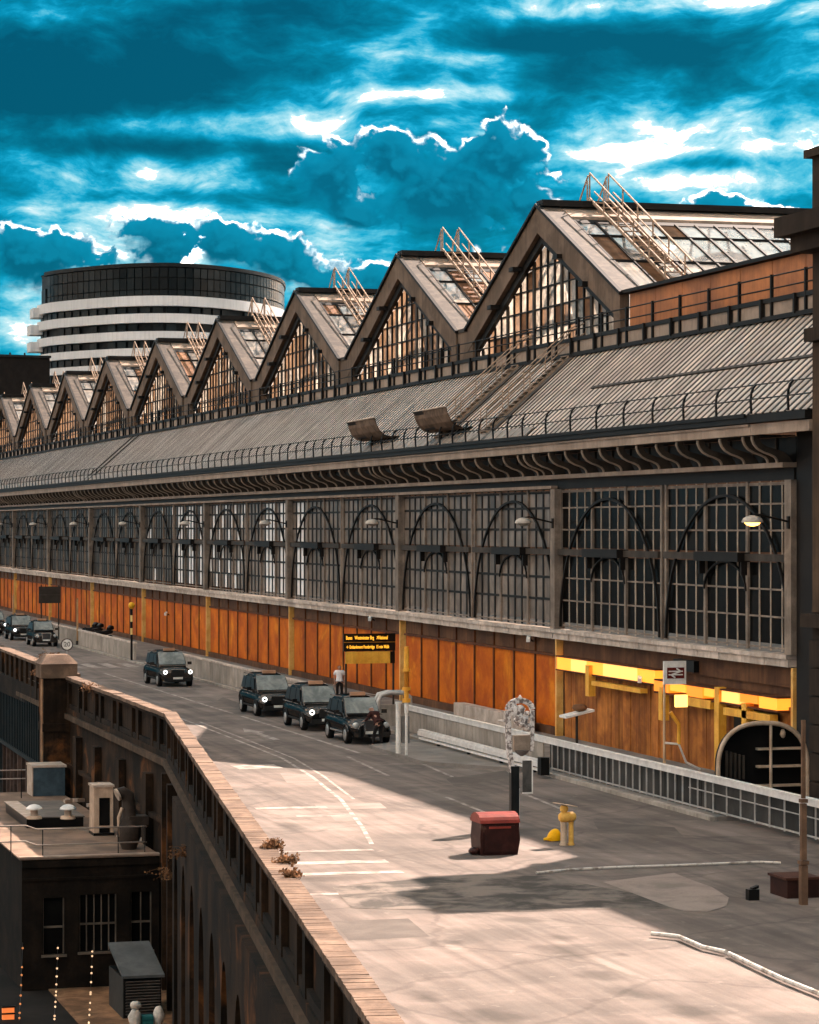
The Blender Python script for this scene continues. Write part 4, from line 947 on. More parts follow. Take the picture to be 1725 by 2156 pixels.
m_ = MB(); m_.box(p_.x, p_.y, p_.z + .12, p_.x + .22, p_.y + 1.2, p_.z + 2.05).box(p_.x + .70, p_.y, p_.z + .12, p_.x + .82, p_.y + 1.2, p_.z + 2.05).box(p_.x + .221, p_.y, p_.z + 1.60, p_.x + .699, p_.y + 1.2, p_.z + 2.05)
m_.box(p_.x + .221, p_.y + .5, p_.z + .12, p_.x + .699, p_.y + 1.2, p_.z + 1.599); m_.build('housing', cream, x)
MB().box(p_.x + .222, p_.y + .12, p_.z + .12, p_.x + .698, p_.y + .49, p_.z + 1.598).build('opening', black_p, x)
MB().box(p_.x - .05, p_.y - .05, p_.z + 2.055, p_.x + .87, p_.y + 1.25, p_.z + 2.15).build('lid', pale, x)
MB().box(p_.x - .03, p_.y - .1, p_.z, p_.x + .86, p_.y + 1.2, p_.z + .115).build('base', black_p, x)
MB().box(p_.x + .222, p_.y - .04, p_.z + .35, p_.x + .698, p_.y + .06, p_.z + .41).build('bar', cream, x)
a, b, d_ = rp_(56, 1734 + 10), rp_(181, 1734 + 10), rp_(8, 1700 + 10)
x = thing('roof_hatch', 'raised grey roof deck with black upstand carrying two mushroom vents', 'roof hatch', a)
m_ = MB(); m_.box(a.x, a.y, R0, b.x, d_.y, R0 + .42); m_.build('upstand', black_p, x)
m_ = MB(); m_.box(a.x - .05, a.y - .05, R0 + .421, b.x + .05, d_.y + .05, R0 + .47); m_.build('deck', mat('deck_felt', (.16, .135, .115), (.10, .085, .075), rough=.85, scale=1), x)
m_ = MB(); m_.box(a.x - .07, a.y - .04, R0 + .471, a.x + .55, d_.y, R0 + .50); m_.build('edge_strip', pale, x)
for i, (px, lab) in enumerate(((72, 'pale mushroom vent on the roof deck, farther from the vent housing'), (143, 'pale mushroom vent on the roof deck, nearer the cream vent housing'))):
    p_ = on_z(px, 1724, R0 + .471); x = thing('mushroom_vent', lab, 'vent', p_, 'mushroom vents on the roof deck')
    MB().lathe(p_, [(.16, 0), (.16, .38), (.20, .40)], 12).build('stem', pale, x)
    MB().lathe(p_ + Vector((0, 0, .38)), [(.20, 0), (.36, .02), (.34, .10), (.22, .20), (.05, .25)], 14).build('cap', white_p, x)
    MB().lathe(p_, [(.34, 0), (.30, .12), (.17, .14)], 12).build('collar', cream, x)
p_ = rp_(272, 1788); x = thing('extract_duct', 'dark extract duct with swan-neck elbow against the wall at the roof corner', 'duct', p_)
dk = mat('duct_paint', (.05, .036, .028), (.028, .021, .017), rough=.6, scale=2)
MB().tube([p_ + Vector(v) for v in ((0, 0, 0), (0, 0, .5), (0, .05, 1.0), (0, .1, 1.3), (0, .12, 1.9), (-.05, .1, 2.15), (-.25, .05, 2.3), (-.45, 0, 2.25))], [.30, .48, .50, .30, .28, .28, .26, .24], 12).build('pipe', dk, x)
MB().box(p_.x - .05, p_.y - .3, p_.z + 1.0, p_.x + .75, p_.y + .5, p_.z + 1.35).build('fan_box', dk, x)
MB().tube([p_ + Vector((-.43, 0, 2.25)), p_ + Vector((-.52, -.01, 2.21))], .26, 12).build('outlet', pale, x)
MB().tube([p_ + Vector((-.2, -.1, .9)), p_ + Vector((-.42, -.1, .55)), p_ + Vector((-.45, -.1, 1.3)), p_ + Vector((-.30, -.1, 1.7))], .07, 6).build('side_pipe', cream, x)
# railing at the roof edge
rl = thing('roof_railing', 'thin pale two-rail handrail along the front edge of the low roof', 'railing', (17, 109.8, R0))
railm = mat('rail_paint', (.38, .31, .26), (.25, .2, .17), rough=.5)
yy = 109.6; xr = [on_y(px, 1750, yy).x for px in (-40, 23, 78, 90, 170, 249, 305)]
zt_, zm_ = on_y(200, 1743, yy).z, on_y(200, 1776, yy).z
for zz in (zt_, zm_):
    MB().tube([(xr[0], yy, zz + .17), (xr[2] - .45, yy, zz + .17), (xr[2], yy, zz), (xr[6], yy, zz), (xr[6] + .12, yy + .3, zz - .05)], .028, 6).build('rail', railm, rl)
for i in (1, 3, 5, 6): MB().tube([(xr[i], yy, R0), (xr[i], yy, zt_ + (.16 if i == 1 else 0))], .022, 6).build('post', iron_d, rl)
rl = thing('roof_railing', 'short rail at the back left of the low roof beside the blue box', 'railing', (17, 133, R0))
yy = 133.2
for zz in (on_y(20, 1622, yy).z, on_y(20, 1640, yy).z): MB().tube([(14.9, yy, zz), (18.2, yy, zz)], .03, 6).build('rail', railm, rl)
for xx in (15.4, 16.7, 18.0): MB().tube([(xx, yy, R0), (xx, yy, on_y(20, 1620, yy).z)], .025, 6).build('post', iron_d, rl)
for i, (px, py, lab) in enumerate(((150, 1690, 'small grey rubble heap near the brick stack on the low roof'), (205, 1700, 'small pale rubble heap behind the vent housing'), (280, 1768, 'slatted pale pallet lying flat at the roof corner'))):
    p_ = rp_(px, py)
    if i < 2:
        x = thing('rubble_heap', lab, 'rubble', p_)
        for k in range(6): MB().obox(p_ + Vector((random.uniform(-.5, .5), random.uniform(-.4, .4), .08)), (.16, .03, 0), (-.02, .1, 0), (0, .01, .08)).build('lump', pale if k % 2 else roof_m, x)
    else:
        x = thing('pallet', lab, 'pallet', p_)
        for k in range(6): MB().box(p_.x - .5, p_.y - 1.5 + k*.5, p_.z, p_.x + .4, p_.y - 1.25 + k*.5, p_.z + .06).build('slat', pale, x)
# yard below
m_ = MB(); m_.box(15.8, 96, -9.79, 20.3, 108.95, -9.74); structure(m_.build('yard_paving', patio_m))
lb = on_z(262, 2146, -9.74); x = thing('louvre_unit', 'grey louvred plant unit with sloping lid in the dark yard', 'plant unit', lb)
w_ = on_z(345, 2146, -9.74).x - lb.x; yb_ = lb.y + 3.2
un = mat('unit_paint', (.04, .039, .037), (.025, .025, .024), rough=.6, scale=2); lou = mat('louvre', (.16, .13, .11), (.09, .075, .065), rough=.5)
MB().box(lb.x, lb.y + .12, -9.74, lb.x + w_, yb_, -8.25).build('cabinet', black_p, x)
m_ = MB(); m_.add([(lb.x - .08, lb.y - .05, -8.24), (lb.x + w_ + .1, lb.y - .05, -8.24), (lb.x + w_ + .1, yb_, -7.45), (lb.x - .08, yb_, -7.45), (lb.x - .08, lb.y - .05, -8.14), (lb.x + w_ + .1, lb.y - .05, -8.14), (lb.x + w_ + .1, yb_, -7.35), (lb.x - .08, yb_, -7.35)],
          [(3, 2, 1, 0), (4, 5, 6, 7), (0, 1, 5, 4), (1, 2, 6, 5), (2, 3, 7, 6), (3, 0, 4, 7)]); m_.build('lid', mat('lid_grey', (.10, .103, .103), (.06, .063, .063), rough=.6, scale=1), x)
MB().box(lb.x - .04, lb.y + .1, -9.74, lb.x - .002, yb_, -8.25).build('side_panel', un, x)
for i in range(12): MB().obox((lb.x + w_/2, lb.y + .03, -9.58 + i*.108), (w_/2 - .06, 0, 0), (0, .05, -.03), (0, .006, .01)).build('louvre', lou, x)
# sacks and crate
p_ = on_z(292, 2160, -9.74) + Vector((0, -.6, 0))
sackm = mat('sack', (.62, .56, .5), (.4, .36, .31), rough=.8, scale=5)
def blob(name, c, r, m, parent, seed=0, n=10):
    rnd = random.Random(seed); m_ = MB(); prof = []
    vs = []; rings = 7
    for i in range(rings + 1):
        a = math.pi*i/rings
        for k in range(n):
            b = 2*math.pi*k/n; f = 1 + rnd.uniform(-.14, .14)
            vs.append(Vector(c) + Vector((math.sin(a)*math.cos(b)*r[0]*f, math.sin(a)*math.sin(b)*r[1]*f, math.cos(a)*r[2]*(1 if i in (0, rings) else f))))
    m_.add(vs, [(i*n+k, i*n+(k+1) % n, (i+1)*n+(k+1) % n, (i+1)*n+k) for i in range(rings) for k in range(n)], True)
    return m_.build(name, m, parent)
x = thing('rubbish_sack', 'white rubbish sack slumped left of the teal crate in the yard', 'sack', p_)
blob('bag', p_ + Vector((-.25, 0, .38)), (.24, .3, .36), sackm, x, 3); blob('tied_neck', p_ + Vector((-.22, 0, .86)), (.22, .2, .16), sackm, x, 4)
x = thing('rubbish_sack', 'white rubbish sack slumped right of the teal crate in the yard', 'sack', p_)
blob('bag', p_ + Vector((.62, 0, .4)), (.2, .28, .4), sackm, x, 5)
x = thing('crate', 'teal plastic crate between two white sacks in the yard', 'crate', p_)
tealm = mat('teal_plastic', (.02, .12, .12), (.01, .07, .07), rough=.5)
for z in (.04, .20, .36): MB().box(p_.x, p_.y - .25, p_.z + z, p_.x + .40, p_.y - .21, p_.z + z + .11).build('slat', tealm, x)
MB().box(p_.x, p_.y - .2, p_.z, p_.x + .40, p_.y + .2, p_.z + .48).build('tub', tealm, x)
# festoon lights
bulb = glow('bulb', (1.0, .60, .34), .42); bulb2 = glow('bulb_amber', (1.0, .33, .10), .22)
for (px, py0, py1, n, bm, lab) in ((195, 1985, 2150, 11, bulb, 'string of warm bulbs hanging under the middle window'), (309, 1990, 2170, 12, bulb, 'string of warm bulbs crossing the louvred unit'),
                                   (122, 1988, 2150, 11, bulb, 'string of small bulbs hanging under the left window'), (48, 1985, 2150, 8, bulb2, 'faint amber string of bulbs in the black yard, at the far left')):
    a = on_y(px, py0, 107.6); b = on_z(px - (10 if px < 250 else -4), py1, -9.5) if False else on_y(px - 8, py1, 100.5)
    x = thing('string_light', lab, 'string light', a, 'string lights over the yard')
    pts = [a.lerp(b, i/14) - Vector((0, 0, .25*math.sin(math.pi*i/14))) for i in range(15)]
    MB().tube(pts, .008, 4).build('cable', black_p, x)
    bm_ = MB().lathe((0, 0, -.10), [(.010, .06), (.030, .035), (.036, .01), (.022, -.02), (.004, -.03)], 8).mesh('bulb', bm)
    for i in range(n):
        t = (i + .5 + random.uniform(-.45, .45))/n; q = a.lerp(b, t) - Vector((0, 0, .25*math.sin(math.pi*t)))
        o = bpy.data.objects.new('bulb', bm_); col.objects.link(o); o.parent = x; o.location = q - Vector(WL[x.name])
p_ = on_y(17, 2138, 103); x = thing('lit_lantern', 'small glowing amber lantern in the black yard at the bottom left corner', 'lantern', p_)
MB().box(p_.x - .22, p_.y - .1, p_.z - .42, p_.x + .22, p_.y + .1, p_.z + .32).build('glass', glow('lantern_glass', (1.0, .22, .05), .16), x)
for dz in (-.44, -.18, .08, .33): MB().box(p_.x - .26, p_.y - .14, p_.z + dz - .03, p_.x + .26, p_.y - .105, p_.z + dz + .03).build('bar', black_p, x)
MB().tube([(p_.x, p_.y, -9.79), (p_.x, p_.y, p_.z - .43)], .06, 8).build('post', black_p, x)
# dry weeds on the walls
weedm = mat('dry_weed', (.22, .10, .045), (.10, .05, .022), rough=.9, scale=3, tint=.3)
def weed(loc, r, n, lab, seed):
    rnd = random.Random(seed); loc = Vector(loc); x = thing('dry_weed', lab, 'weed', loc, 'dry weeds rooted in the wall')
    m_ = MB(); m2 = MB()
    for i in range(n):
        a = rnd.uniform(0, 6.28); el_ = rnd.uniform(.05, .95); l_ = r*rnd.uniform(.5, 1.1)
        d = Vector((math.cos(a)*math.cos(el_), math.sin(a)*math.cos(el_), math.sin(el_))); mid = loc + d*l_*.6 + Vector((0, 0, .04)); e = loc + d*l_ - Vector((0, 0, l_*.25))
        m_.tube([loc, mid, e], [.009, .006, .003], 4, False)
        for k in range(12):
            q = loc.lerp(mid, .3).lerp(e, k/11) + Vector((rnd.uniform(-.05, .05), rnd.uniform(-.05, .05), rnd.uniform(-.02, .04))); s_ = rnd.uniform(.04, .10); v = Vector((rnd.uniform(-1, 1), rnd.uniform(-1, 1), rnd.uniform(-.5, 1))).normalized()*s_; w = v.orthogonal().normalized()*s_*.5
            m2.quad(q, q + v*.5 + w, q + v, q + v*.5 - w)
    m_.build('stem', weedm, x, kind='stuff'); m2.build('leaf', weedm, x, kind='stuff')
L0 = Loc(*SEG[0]); L1 = Loc(*SEG[1])
for i, (l_, s_, n_, z_, r_, k_, lab) in enumerate(((L0, 50, -.4, 1.15, .34, 34, 'brown weed tuft growing on the wall coping across from the red bin'), (L0, 52.8, -.35, 1.15, .36, 34, 'brown weed tuft on the wall coping, just beyond the tuft facing the red bin'),
        (L0, 47.5, -.3, 1.15, .3, 26, 'brown weed tuft on the wall coping, nearest of the row to the transverse lines'), (L0, 78, .2, -2.1, .9, 40, 'large rust-brown bush rooted low in the outer wall face above the arches'),
        (L0, 88, .25, -4.0, 1.1, 36, 'dark trailing bush where the low roof corner meets the wall'), (L1, 19.5, .15, .95, .6, 22, 'brown weed hanging off the coping just right of the pier'), (L0, 30.5, .18, .2, .35, 16, 'small rust-coloured weed on the outer wall face near the bottom of the wall'))):
    weed(l_.pt(s_, n_, z_), r_, k_, lab, i)
weed((20.0, 138.0, 2.0), .7, 30, 'brown weed tuft growing behind the pier cap', 40); weed((19.8, 139.2, 1.1), .7, 26, 'brown weed tuft on the bridge coping left of the pier', 41)
# ------------------------------------------------------------------ things on the station
gr = thing('eaves_guard', 'row of curved iron guard posts with two wires along the eaves gutter', 'guard rail', (34.5, 150, 12.2))
gpm = MB()
gp_pts = [(.02, 12.2), (.0, 12.6), (.02, 12.85), (.08, 13.02), (.19, 13.14)]
for (a, b) in zip(gp_pts, gp_pts[1:]): gpm.bar((a[0], 0, a[1]), (b[0], 0, b[1]), .06, .07, (0, 1, 0))
gk = Kind('guard_post', gpm, iron_d, gr, 160)
y = 79.0
while y < 340:
    gk.put((34.42, y, 0)); y += 2.95 if y < 104 else 1.97
gk.finish()
for dx, z in ((.18, 13.13), (.0, 12.66)): MB().tube([(34.42 + dx, 77.3, z), (34.42 + dx, 340, z)], .022, 4).build('wire', iron_d, gr)
wr = thing('walkway_railing', 'thin iron railing along the gutter walk at the foot of the gables', 'railing', (38.6, 150, 16))
pk = Kind('post', MB().box(-.05, -.06, 16.0, .05, .06, 17.48), iron_d, wr, 110)
for i in range(88): pk.put((38.62, 81.2 + 2.95*i, 0))
for z in (17.42, 16.98): MB().tube([(38.62, 77.5, z), (38.62, 340, z)], .03, 4).build('rail', iron_d, wr)
# ladders over the ridges
rust_rail = mat('ladder_paint', (.42, .30, .22), (.24, .165, .115), rough=.45, scale=2)
ords = ['tallest nearest', 'second', 'third', 'fourth', 'fifth', 'sixth', 'seventh', 'eighth', 'ninth', 'tenth']
proto = None
for k in range(NG):
    lab = f'pale handrailed ladder straddling the ridge of the {ords[k]} gable' + (' from the right' if k else ' at the right')
    if proto is None:
        x = thing('ridge_ladder', lab, 'roof ladder', (41.7, GY(0), ZR), 'roof ladders over the gable ridges')
        for dx in (0, .9):
            for sgn, e in ((-1, .98), (1, .30)):
                P = lambda s_, h: Vector((41.7 + dx, GY(0) + sgn*HB*s_, ZR - (ZR - ZV)*s_ + h))
                MB().bar(P(0, .45), P(e, .28), .07, .14).build('stringer', rust_rail, x)
                MB().bar(P(.0 if sgn < 0 else .02, 1.62), P(e, 1.25 if sgn < 0 else .35), .06, .06).build('handrail', rust_rail, x)
                if sgn < 0: MB().bar(P(.06, .98), P(e, .76), .05, .05).build('mid_rail', rust_rail, x)
                for s_ in ([0, .18, .36, .54, .72, .90] if sgn < 0 else [.03, .16]): MB().bar(P(s_, .38), P(s_, 1.58 - (.36*s_ if sgn < 0 else 3.9*s_)), .06, .06, (1, 0, 0)).build('post', rust_rail, x)
        tr = MB().box(0, -.12, 0, .78, .12, .04).mesh('tread', rust_rail)
        for i in range(16):
            s_ = .05 + i*.06; o = bpy.data.objects.new('tread', tr); col.objects.link(o); o.parent = x
            o.location = Vector((41.76, GY(0) - HB*s_, ZR - (ZR - ZV)*s_ + .42)) - Vector(WL[x.name])
        proto = x; kd = KIDS(x)
    else:
        x = copy_tree(proto, None, kd); x.location.y = GY(k); x['label'] = lab
# stairs up the lower slope
for i, (ys, lab) in enumerate(zip(STAIRS, ('handrailed iron stair up the lower roof slope, nearer of the pair', 'handrailed iron stair up the lower roof slope, farther of the pair'))):
    x = thing('roof_stair', lab, 'roof stair', tuple(P0 + sd*.5 + Vector((0, ys, 0))), 'stairs up the lower roof slope')
    for dy in (-.42, .42):
        a, b = P0 + sd*.06 + Vector((0, ys + dy, .16)), P0 + sd*1.0 + Vector((0, ys + dy, .16))
        MB().bar(a, b, .06, .12).build('stringer', rust_rail, x)
        for h in (.55, 1.0): MB().tube([a + Vector((0, 0, h)), b + Vector((0, 0, h)), b + Vector((.5, 0, h + .3))], .03, 5).build('handrail', rust_rail, x)
        for f in (0, .25, .5, .75, 1): MB().tube([a.lerp(b, f), a.lerp(b, f) + Vector((0, 0, 1.0))], .025, 5).build('post', rust_rail, x)
    for f in range(18):
        q = (P0 + sd*(.07 + f*.052)) + Vector((0, ys, .2)); MB().box(q.x - .1, q.y - .4, q.z, q.x + .1, q.y + .4, q.z + .035).build('tread', rust_rail, x)
# scoop hoods above the eaves
hood_m = mat('hood', (.22, .145, .10), (.10, .066, .046), rough=.7, scale=1.6, streak=.3)
for (px, py, lab) in ((752, 930, 'brown half-round scoop hood above the eaves, left of the pair'), (893, 912, 'brown half-round scoop hood above the eaves, right of the pair')):
    p_ = on_x(px, py, 34.5); x = thing('scoop_hood', lab, 'hood', p_, 'scoop hoods above the eaves')
    m_ = MB(); n_ = 9; A = []; B = []
    for i in range(n_):
        a = math.pi*(-.08 + .62*i/(n_-1)); r = .85
        A.append(Vector((p_.x - .15 + .05*i/n_, p_.y, p_.z)) + Vector((-.55 + 1.1*math.sin(a)*0 + .9*(1-math.cos(a))*.6, 0, .95 - r*math.cos(a))))
    A = [Vector((p_.x - .5, p_.y, p_.z + .95)), Vector((p_.x - .42, p_.y, p_.z + .60)), Vector((p_.x - .26, p_.y, p_.z + .30)), Vector((p_.x - .02, p_.y, p_.z + .08)), Vector((p_.x + .3, p_.y, p_.z)), Vector((p_.x + .8, p_.y, p_.z + .05))]
    ex = Vector((.15, -4.6, .08))
    for a, b in zip(A, A[1:]):
        m_.quad(a, b, b + ex, a + ex); up = Vector((.03, 0, .05)); m_.quad(a + up, a + ex + up, b + ex + up, b + up)
    m_.build('scoop', hood_m, x)
    m_ = MB(); m_.quad(A[0] + ex*.01 + Vector((-.05, 0, -.02)), A[0] + ex*.30 + Vector((-.05, 0, -.02)), A[3] + ex*.42 + Vector((-.05, 0, .0)), A[3] + ex*.10 + Vector((-.05, 0, 0))); m_.build('mouth', black_p, x)  # black sheet stands in for the shaded inside of the hood
    MB().tube([A[0], A[0] + ex], .045, 6).build('rim', pale, x)
    for f in (.35, .7): MB().bar(A[4] + ex*f - Vector((0, 0, .5)), A[4] + ex*f, .08, .08, (1, 0, 0)).build('strut', iron_d, x)
# wall lamps
lampm = mat('lamp_shade', (.55, .49, .43), (.40, .35, .30), rough=.5, scale=4)
unl = mat('lamp_glass', (.30, .27, .23), rough=.3)
def wall_lamp(yb, lab, lit):
    c = Vector((34.45, yb - .12, 8.72)); x = thing('wall_lamp', lab, 'lamp', c, 'dome lamps on arms along the facade')
    MB().lathe(c, [(.34, 0), (.345, .04), (.30, .13), (.18, .20), (.06, .23)], 16).build('shade', lampm, x)
    MB().lathe(c, [(.05, -.12), (.17, -.09), (.25, -.02), (.26, -.005)], 14).build('bowl', glow('lit_bowl', (1.0, .45, .08), 2.2) if lit else unl, x)
    MB().tube([c + Vector((0, 0, .22)), c + Vector((.25, 0, .25)), c + Vector((1.27, 0, .02))], .035, 6).build('arm', iron_d, x)
    MB().box(c.x + 1.21, c.y - .08, c.z - .2, c.x + 1.27, c.y + .08, c.z + .2).build('bracket', iron_d, x)
wall_lamp(YB(0), 'lit amber dome lamp on an arm at the right end of the facade', True)
for j in range(1, 10): wall_lamp(YB(j), f'unlit dome lamp on an arm, {["", "first", "second", "third", "fourth", "fifth", "sixth", "seventh", "eighth", "ninth"][j]} to the left of the lit lamp', False)
# security cameras
for (px, py, lab) in ((783, 1302, 'small white security camera under the sill above the information board'), (1117, 1345, 'small white security camera under the sill left of the entrance'), (1352, 1430, 'white dome camera hanging above the entrance header'), (352, 1292, 'small white camera under the sill by the third yellow pillar from the beacon')):
    p_ = on_x(px, py, 35.8); x = thing('security_camera', lab, 'camera', p_, 'security cameras under the sill')
    MB().obox(p_ + Vector((-.1, -.05, 0)), (-.08, -.19, -.05), (.07, -.03, 0), (0, 0, .075)).build('housing', white_p, x)
    MB().bar(p_ + Vector((0, .1, 0)), p_ + Vector((.2, .25, -.12)), .05, .05).build('mount', iron_d, x)

# ------------------------------------------------------------------ barriers between road and footway
def low_wall(y0, y1, lab, x0=30.55):
    x = thing('low_wall', lab, 'barrier', (x0, y0, .12), 'low concrete barriers along the footway')
    k = Kind('barrier_panel', MB().box(0, -.59, 0, .16, .59, 1.0), concrete, x); c = Kind('cap', MB().box(-.05, -.6, 1.005, .22, .6, 1.10), stone_l, x)
    y = y0 + .6
    while y < y1: k.put((x0, y, .12)); c.put((x0, y, .12)); y += 1.22
low_wall(173.2, 212, 'low pale panelled barrier beyond the crossing, by the beacon')
low_wall(127, 161, 'low grey panelled barrier behind the waiting taxis')
rg = thing('guard_railing', 'long railing with broad silver top beam and white uprights before the entrance', 'railing', (30.9, 90, .12))
RX = 30.75
MB().box(RX - .09, 66, 1.02, RX + .09, 109.6, 1.20).build('top_beam', steel, rg)
MB().box(RX - .13, 66, 1.205, RX + .02, 109.6, 1.24).build('beam_lip', white_p, rg)
MB().box(RX - .03, 66, .16, RX + .03, 91.0, .20).build('bottom_rail', galv, rg)
MB().box(RX - .015, 66, .68, RX + .015, 78, .71).build('wire', galv, rg)
bk = Kind('upright', MB().box(-.02, -.02, .12, .02, .02, 1.02), galv, rg)
y = 66.6
while y < 91.5: bk.put((RX, y, 0)); y += .62 if y > 76 else 1.05
pk = Kind('infill_panel', MB().box(-.03, -.45, .14, .03, .45, 1.0), concrete, rg)
y = 92.3
while y < 109.4: pk.put((RX, y, 0)); y += .94
pk = Kind('backing_panel', MB().box(.10, -.48, .14, .14, .48, .98), mat('backing', (.055, .052, .048), (.03, .028, .026), rough=.6, scale=1, tint=.4), rg)
y = 66.5
while y < 91: pk.put((RX, y, 0)); y += 1.02
cb = thing('crash_barrier', 'short silver crash barrier beam with dark end post in front of the railing', 'barrier', (29.9, 95, .12))
m_ = MB(); m_.box(29.78, 89.4, .50, 29.95, 104.5, .60).box(29.74, 89.4, .36, 29.80, 104.5, .52); m_.build('beam', steel, cb)
MB().box(29.76, 89.5, .22, 29.9, 104.4, .30).build('lower_rail', white_p, cb)
for y in (90.2, 94, 98, 102): MB().box(29.82, y - .06, .12, 29.92, y + .06, .36).build('post', iron_d, cb)
MB().box(29.7, 89.0, .12, 30.0, 89.38, .72).build('end_post', black_p, cb)
# planter wall behind the railing
for y0, y1, lab in ((108.5, 118, 'low stone ledge against the orange wall right of the board'),):
    x = thing('stone_ledge', lab, 'ledge', (35, y0, .12)); k = Kind('ledge_block', MB().box(0, -.7, 0, .5, .7, .62), stone_l, x)
    y = y0
    while y < y1: k.put((35.2, y, .12)); y += 1.43
# arched kiosk
kp = Vector((32.35, 79.6, .12)); kx = thing('arched_kiosk', 'dark arched kiosk with pale rounded rim and shelves behind the railing', 'kiosk', kp)
KW, KH = 3.0, 2.35
rim = []
for i in range(21):
    a = math.pi*(1 - i/20); ca, sa = math.cos(a), math.sin(a)
    rim.append(Vector((kp.x + KW/2 + KW/2*(abs(ca)**.8)*(1 if ca > 0 else -1), kp.y, kp.z + .95 + (KH - .95)*(abs(sa)**.85))))
rimm = mat('kiosk_rim', (.60, .45, .33), (.42, .30, .21), rough=.5, scale=2)
MB().tube([Vector((kp.x, kp.y, kp.z))] + rim + [Vector((kp.x + KW, kp.y, kp.z))], .075, 8).build('rim', rimm, kx)
m_ = MB(); m_.poly([p + Vector((0, .3, 0)) for p in [Vector((kp.x, kp.y, kp.z))] + rim + [Vector((kp.x + KW, kp.y, kp.z))]]); m_.build('back_panel', black_p, kx)
m_ = MB(); full = [Vector((kp.x, kp.y, kp.z))] + rim + [Vector((kp.x + KW, kp.y, kp.z))]
for a, b in zip(full, full[1:]): m_.quad(a + Vector((0, .06, 0)), b + Vector((0, .06, 0)), b + Vector((0, .28, 0)), a + Vector((0, .28, 0)))
m_.build('hood', iron_d, kx)
MB().tube([(kp.x + 1.75, kp.y - .02, kp.z), (kp.x + 1.75, kp.y - .02, kp.z + KH - .05)], .05, 8).build('post', rimm, kx)
for z in (.35, .95, 1.5): MB().box(kp.x + 1.35, kp.y + .02, kp.z + z, kp.x + 2.85, kp.y + .25, kp.z + z + .07).build('shelf', rimm, kx)
for i in range(5): MB().box(kp.x + .3 + i*.14, kp.y + .1, kp.z + .6, kp.x + .37 + i*.14, kp.y + .2, kp.z + 1.5 - .04*i).build('slat', iron, kx)
blob('hanging_lamp', kp + Vector((2.2, .1, 2.0)), (.09, .09, .14), rimm, kx, 8)

# ------------------------------------------------------------------ signs and posts
ltr = glow('sign_letters', (1.0, .42, .03), .55)
sgm = mat('sign_dark', (.016, .010, .006), rough=.4, grain=0)
p_ = Vector((31.2, 121.0, .12)); ib = thing('information_board', 'black direction board with amber lettering on two posts behind the taxis', 'sign', p_)
yb0 = 121.0
bx0, bx1 = on_y(724, 1350, yb0).x, on_y(833, 1350, yb0).x
bz0, bz1, bz2, bz3 = on_y(780, 1397, yb0).z, on_y(780, 1371, yb0).z, on_y(780, 1352, yb0).z, on_y(780, 1334, yb0).z
MB().box(bx0, yb0, bz1, bx1, yb0 + .10, bz3).build('board', sgm, ib)
MB().box(bx0 + .1, yb0 + .02, bz0, bx1 - .25, yb0 + .10, bz1 - .02).build('lower_panel', yellow, ib)
MB().box(bx1 - .24, yb0 + .02, bz0, bx1 - .02, yb0 + .10, bz1 - .02).build('lower_box', sgm, ib)
MB().box(bx0, yb0 - .01, (bz1 + bz3)/2 - .005, bx1, yb0 - .001, (bz1 + bz3)/2 + .02).build('divider', mat('amber_paint', (.5, .2, .02)), ib)
for xx in (bx0 + .14, bx1 - .06): MB().tube([(xx, yb0 + .15, .12), (xx, yb0 + .15, bz3)], .05, 8).build('post', iron, ib)
text_mesh('lettering', 'Buses   Westminster Brg   \u2197National', .24, ltr, ib, Vector((bx0 + .1, yb0 - .02, bz1 + (bz3-bz1)*.76)) - Vector(WL[ib.name]), width=1.95)
text_mesh('lettering', '\u2190 Embankment Footbridge  15 min Walk', .22, ltr, ib, Vector((bx0 + .12, yb0 - .02, bz1 + (bz3-bz1)*.24)) - Vector(WL[ib.name]), width=2.0)
# national rail sign
p_ = Vector((on_y(1402, 1600, 84.5).x, 84.5, .12)); rs = thing('rail_sign', 'white square sign with red double-arrow railway symbol on slim post', 'sign', p_)
z0, z1 = on_y(1420, 1441, 84.5).z, on_y(1420, 1392, 84.5).z; xw = (z1 - z0)*1.02
MB().box(p_.x - .06, p_.y, z0, p_.x - .06 + xw, p_.y + .09, z1).build('panel', white_p, rs)
red = mat('maroon', (.12, .012, .010), rough=.5, grain=0); cx_, cz_ = p_.x - .06 + xw/2 + .02, (z0+z1)/2 - .01
MB().box(cx_ - .30, p_.y - .012, cz_ - .18, cx_ + .30, p_.y - .002, cz_ + .18).build('symbol_ground', red, rs)
m_ = MB()
def stroke(a, b, w=.036): m_.bar((cx_ + a[0], p_.y - .02, cz_ + a[1]), (cx_ + b[0], p_.y - .02, cz_ + b[1]), .012, w, (0, 1, 0)) if False else None
def flat(a, b, w=.04):
    a, b = Vector((cx_ + a[0], p_.y - .016, cz_ + a[1])), Vector((cx_ + b[0], p_.y - .016, cz_ + b[1])); d = (b - a).normalized(); n = Vector((-d.z, 0, d.x))*w/2
    m_.prism([a - n, b - n, b + n, a + n], (0, .006, 0))
flat((-.25, .055), (.25, .055)); flat((-.25, -.055), (.25, -.055))
m_2 = m_; m_2.build('symbol_bars', white_p, rs); m_ = MB()
for o_ in (Vector((0, 0)),):
    flat((.02, .155), (.16, .058), .05); flat((.16, .052), (-.14, -.05), .05) ; flat((-.02, -.155), (-.16, -.058), .05)
m_.v = [(x, y - .008, z) for x, y, z in m_.v]; m_.build('symbol_arrows', white_p, rs)
MB().tube([(p_.x, p_.y + .13, .12), (p_.x, p_.y + .13, z1 - .05)], .045, 8).build('post', mat('post_cream', (.62, .45, .28), (.48, .33, .2), rough=.5), rs)
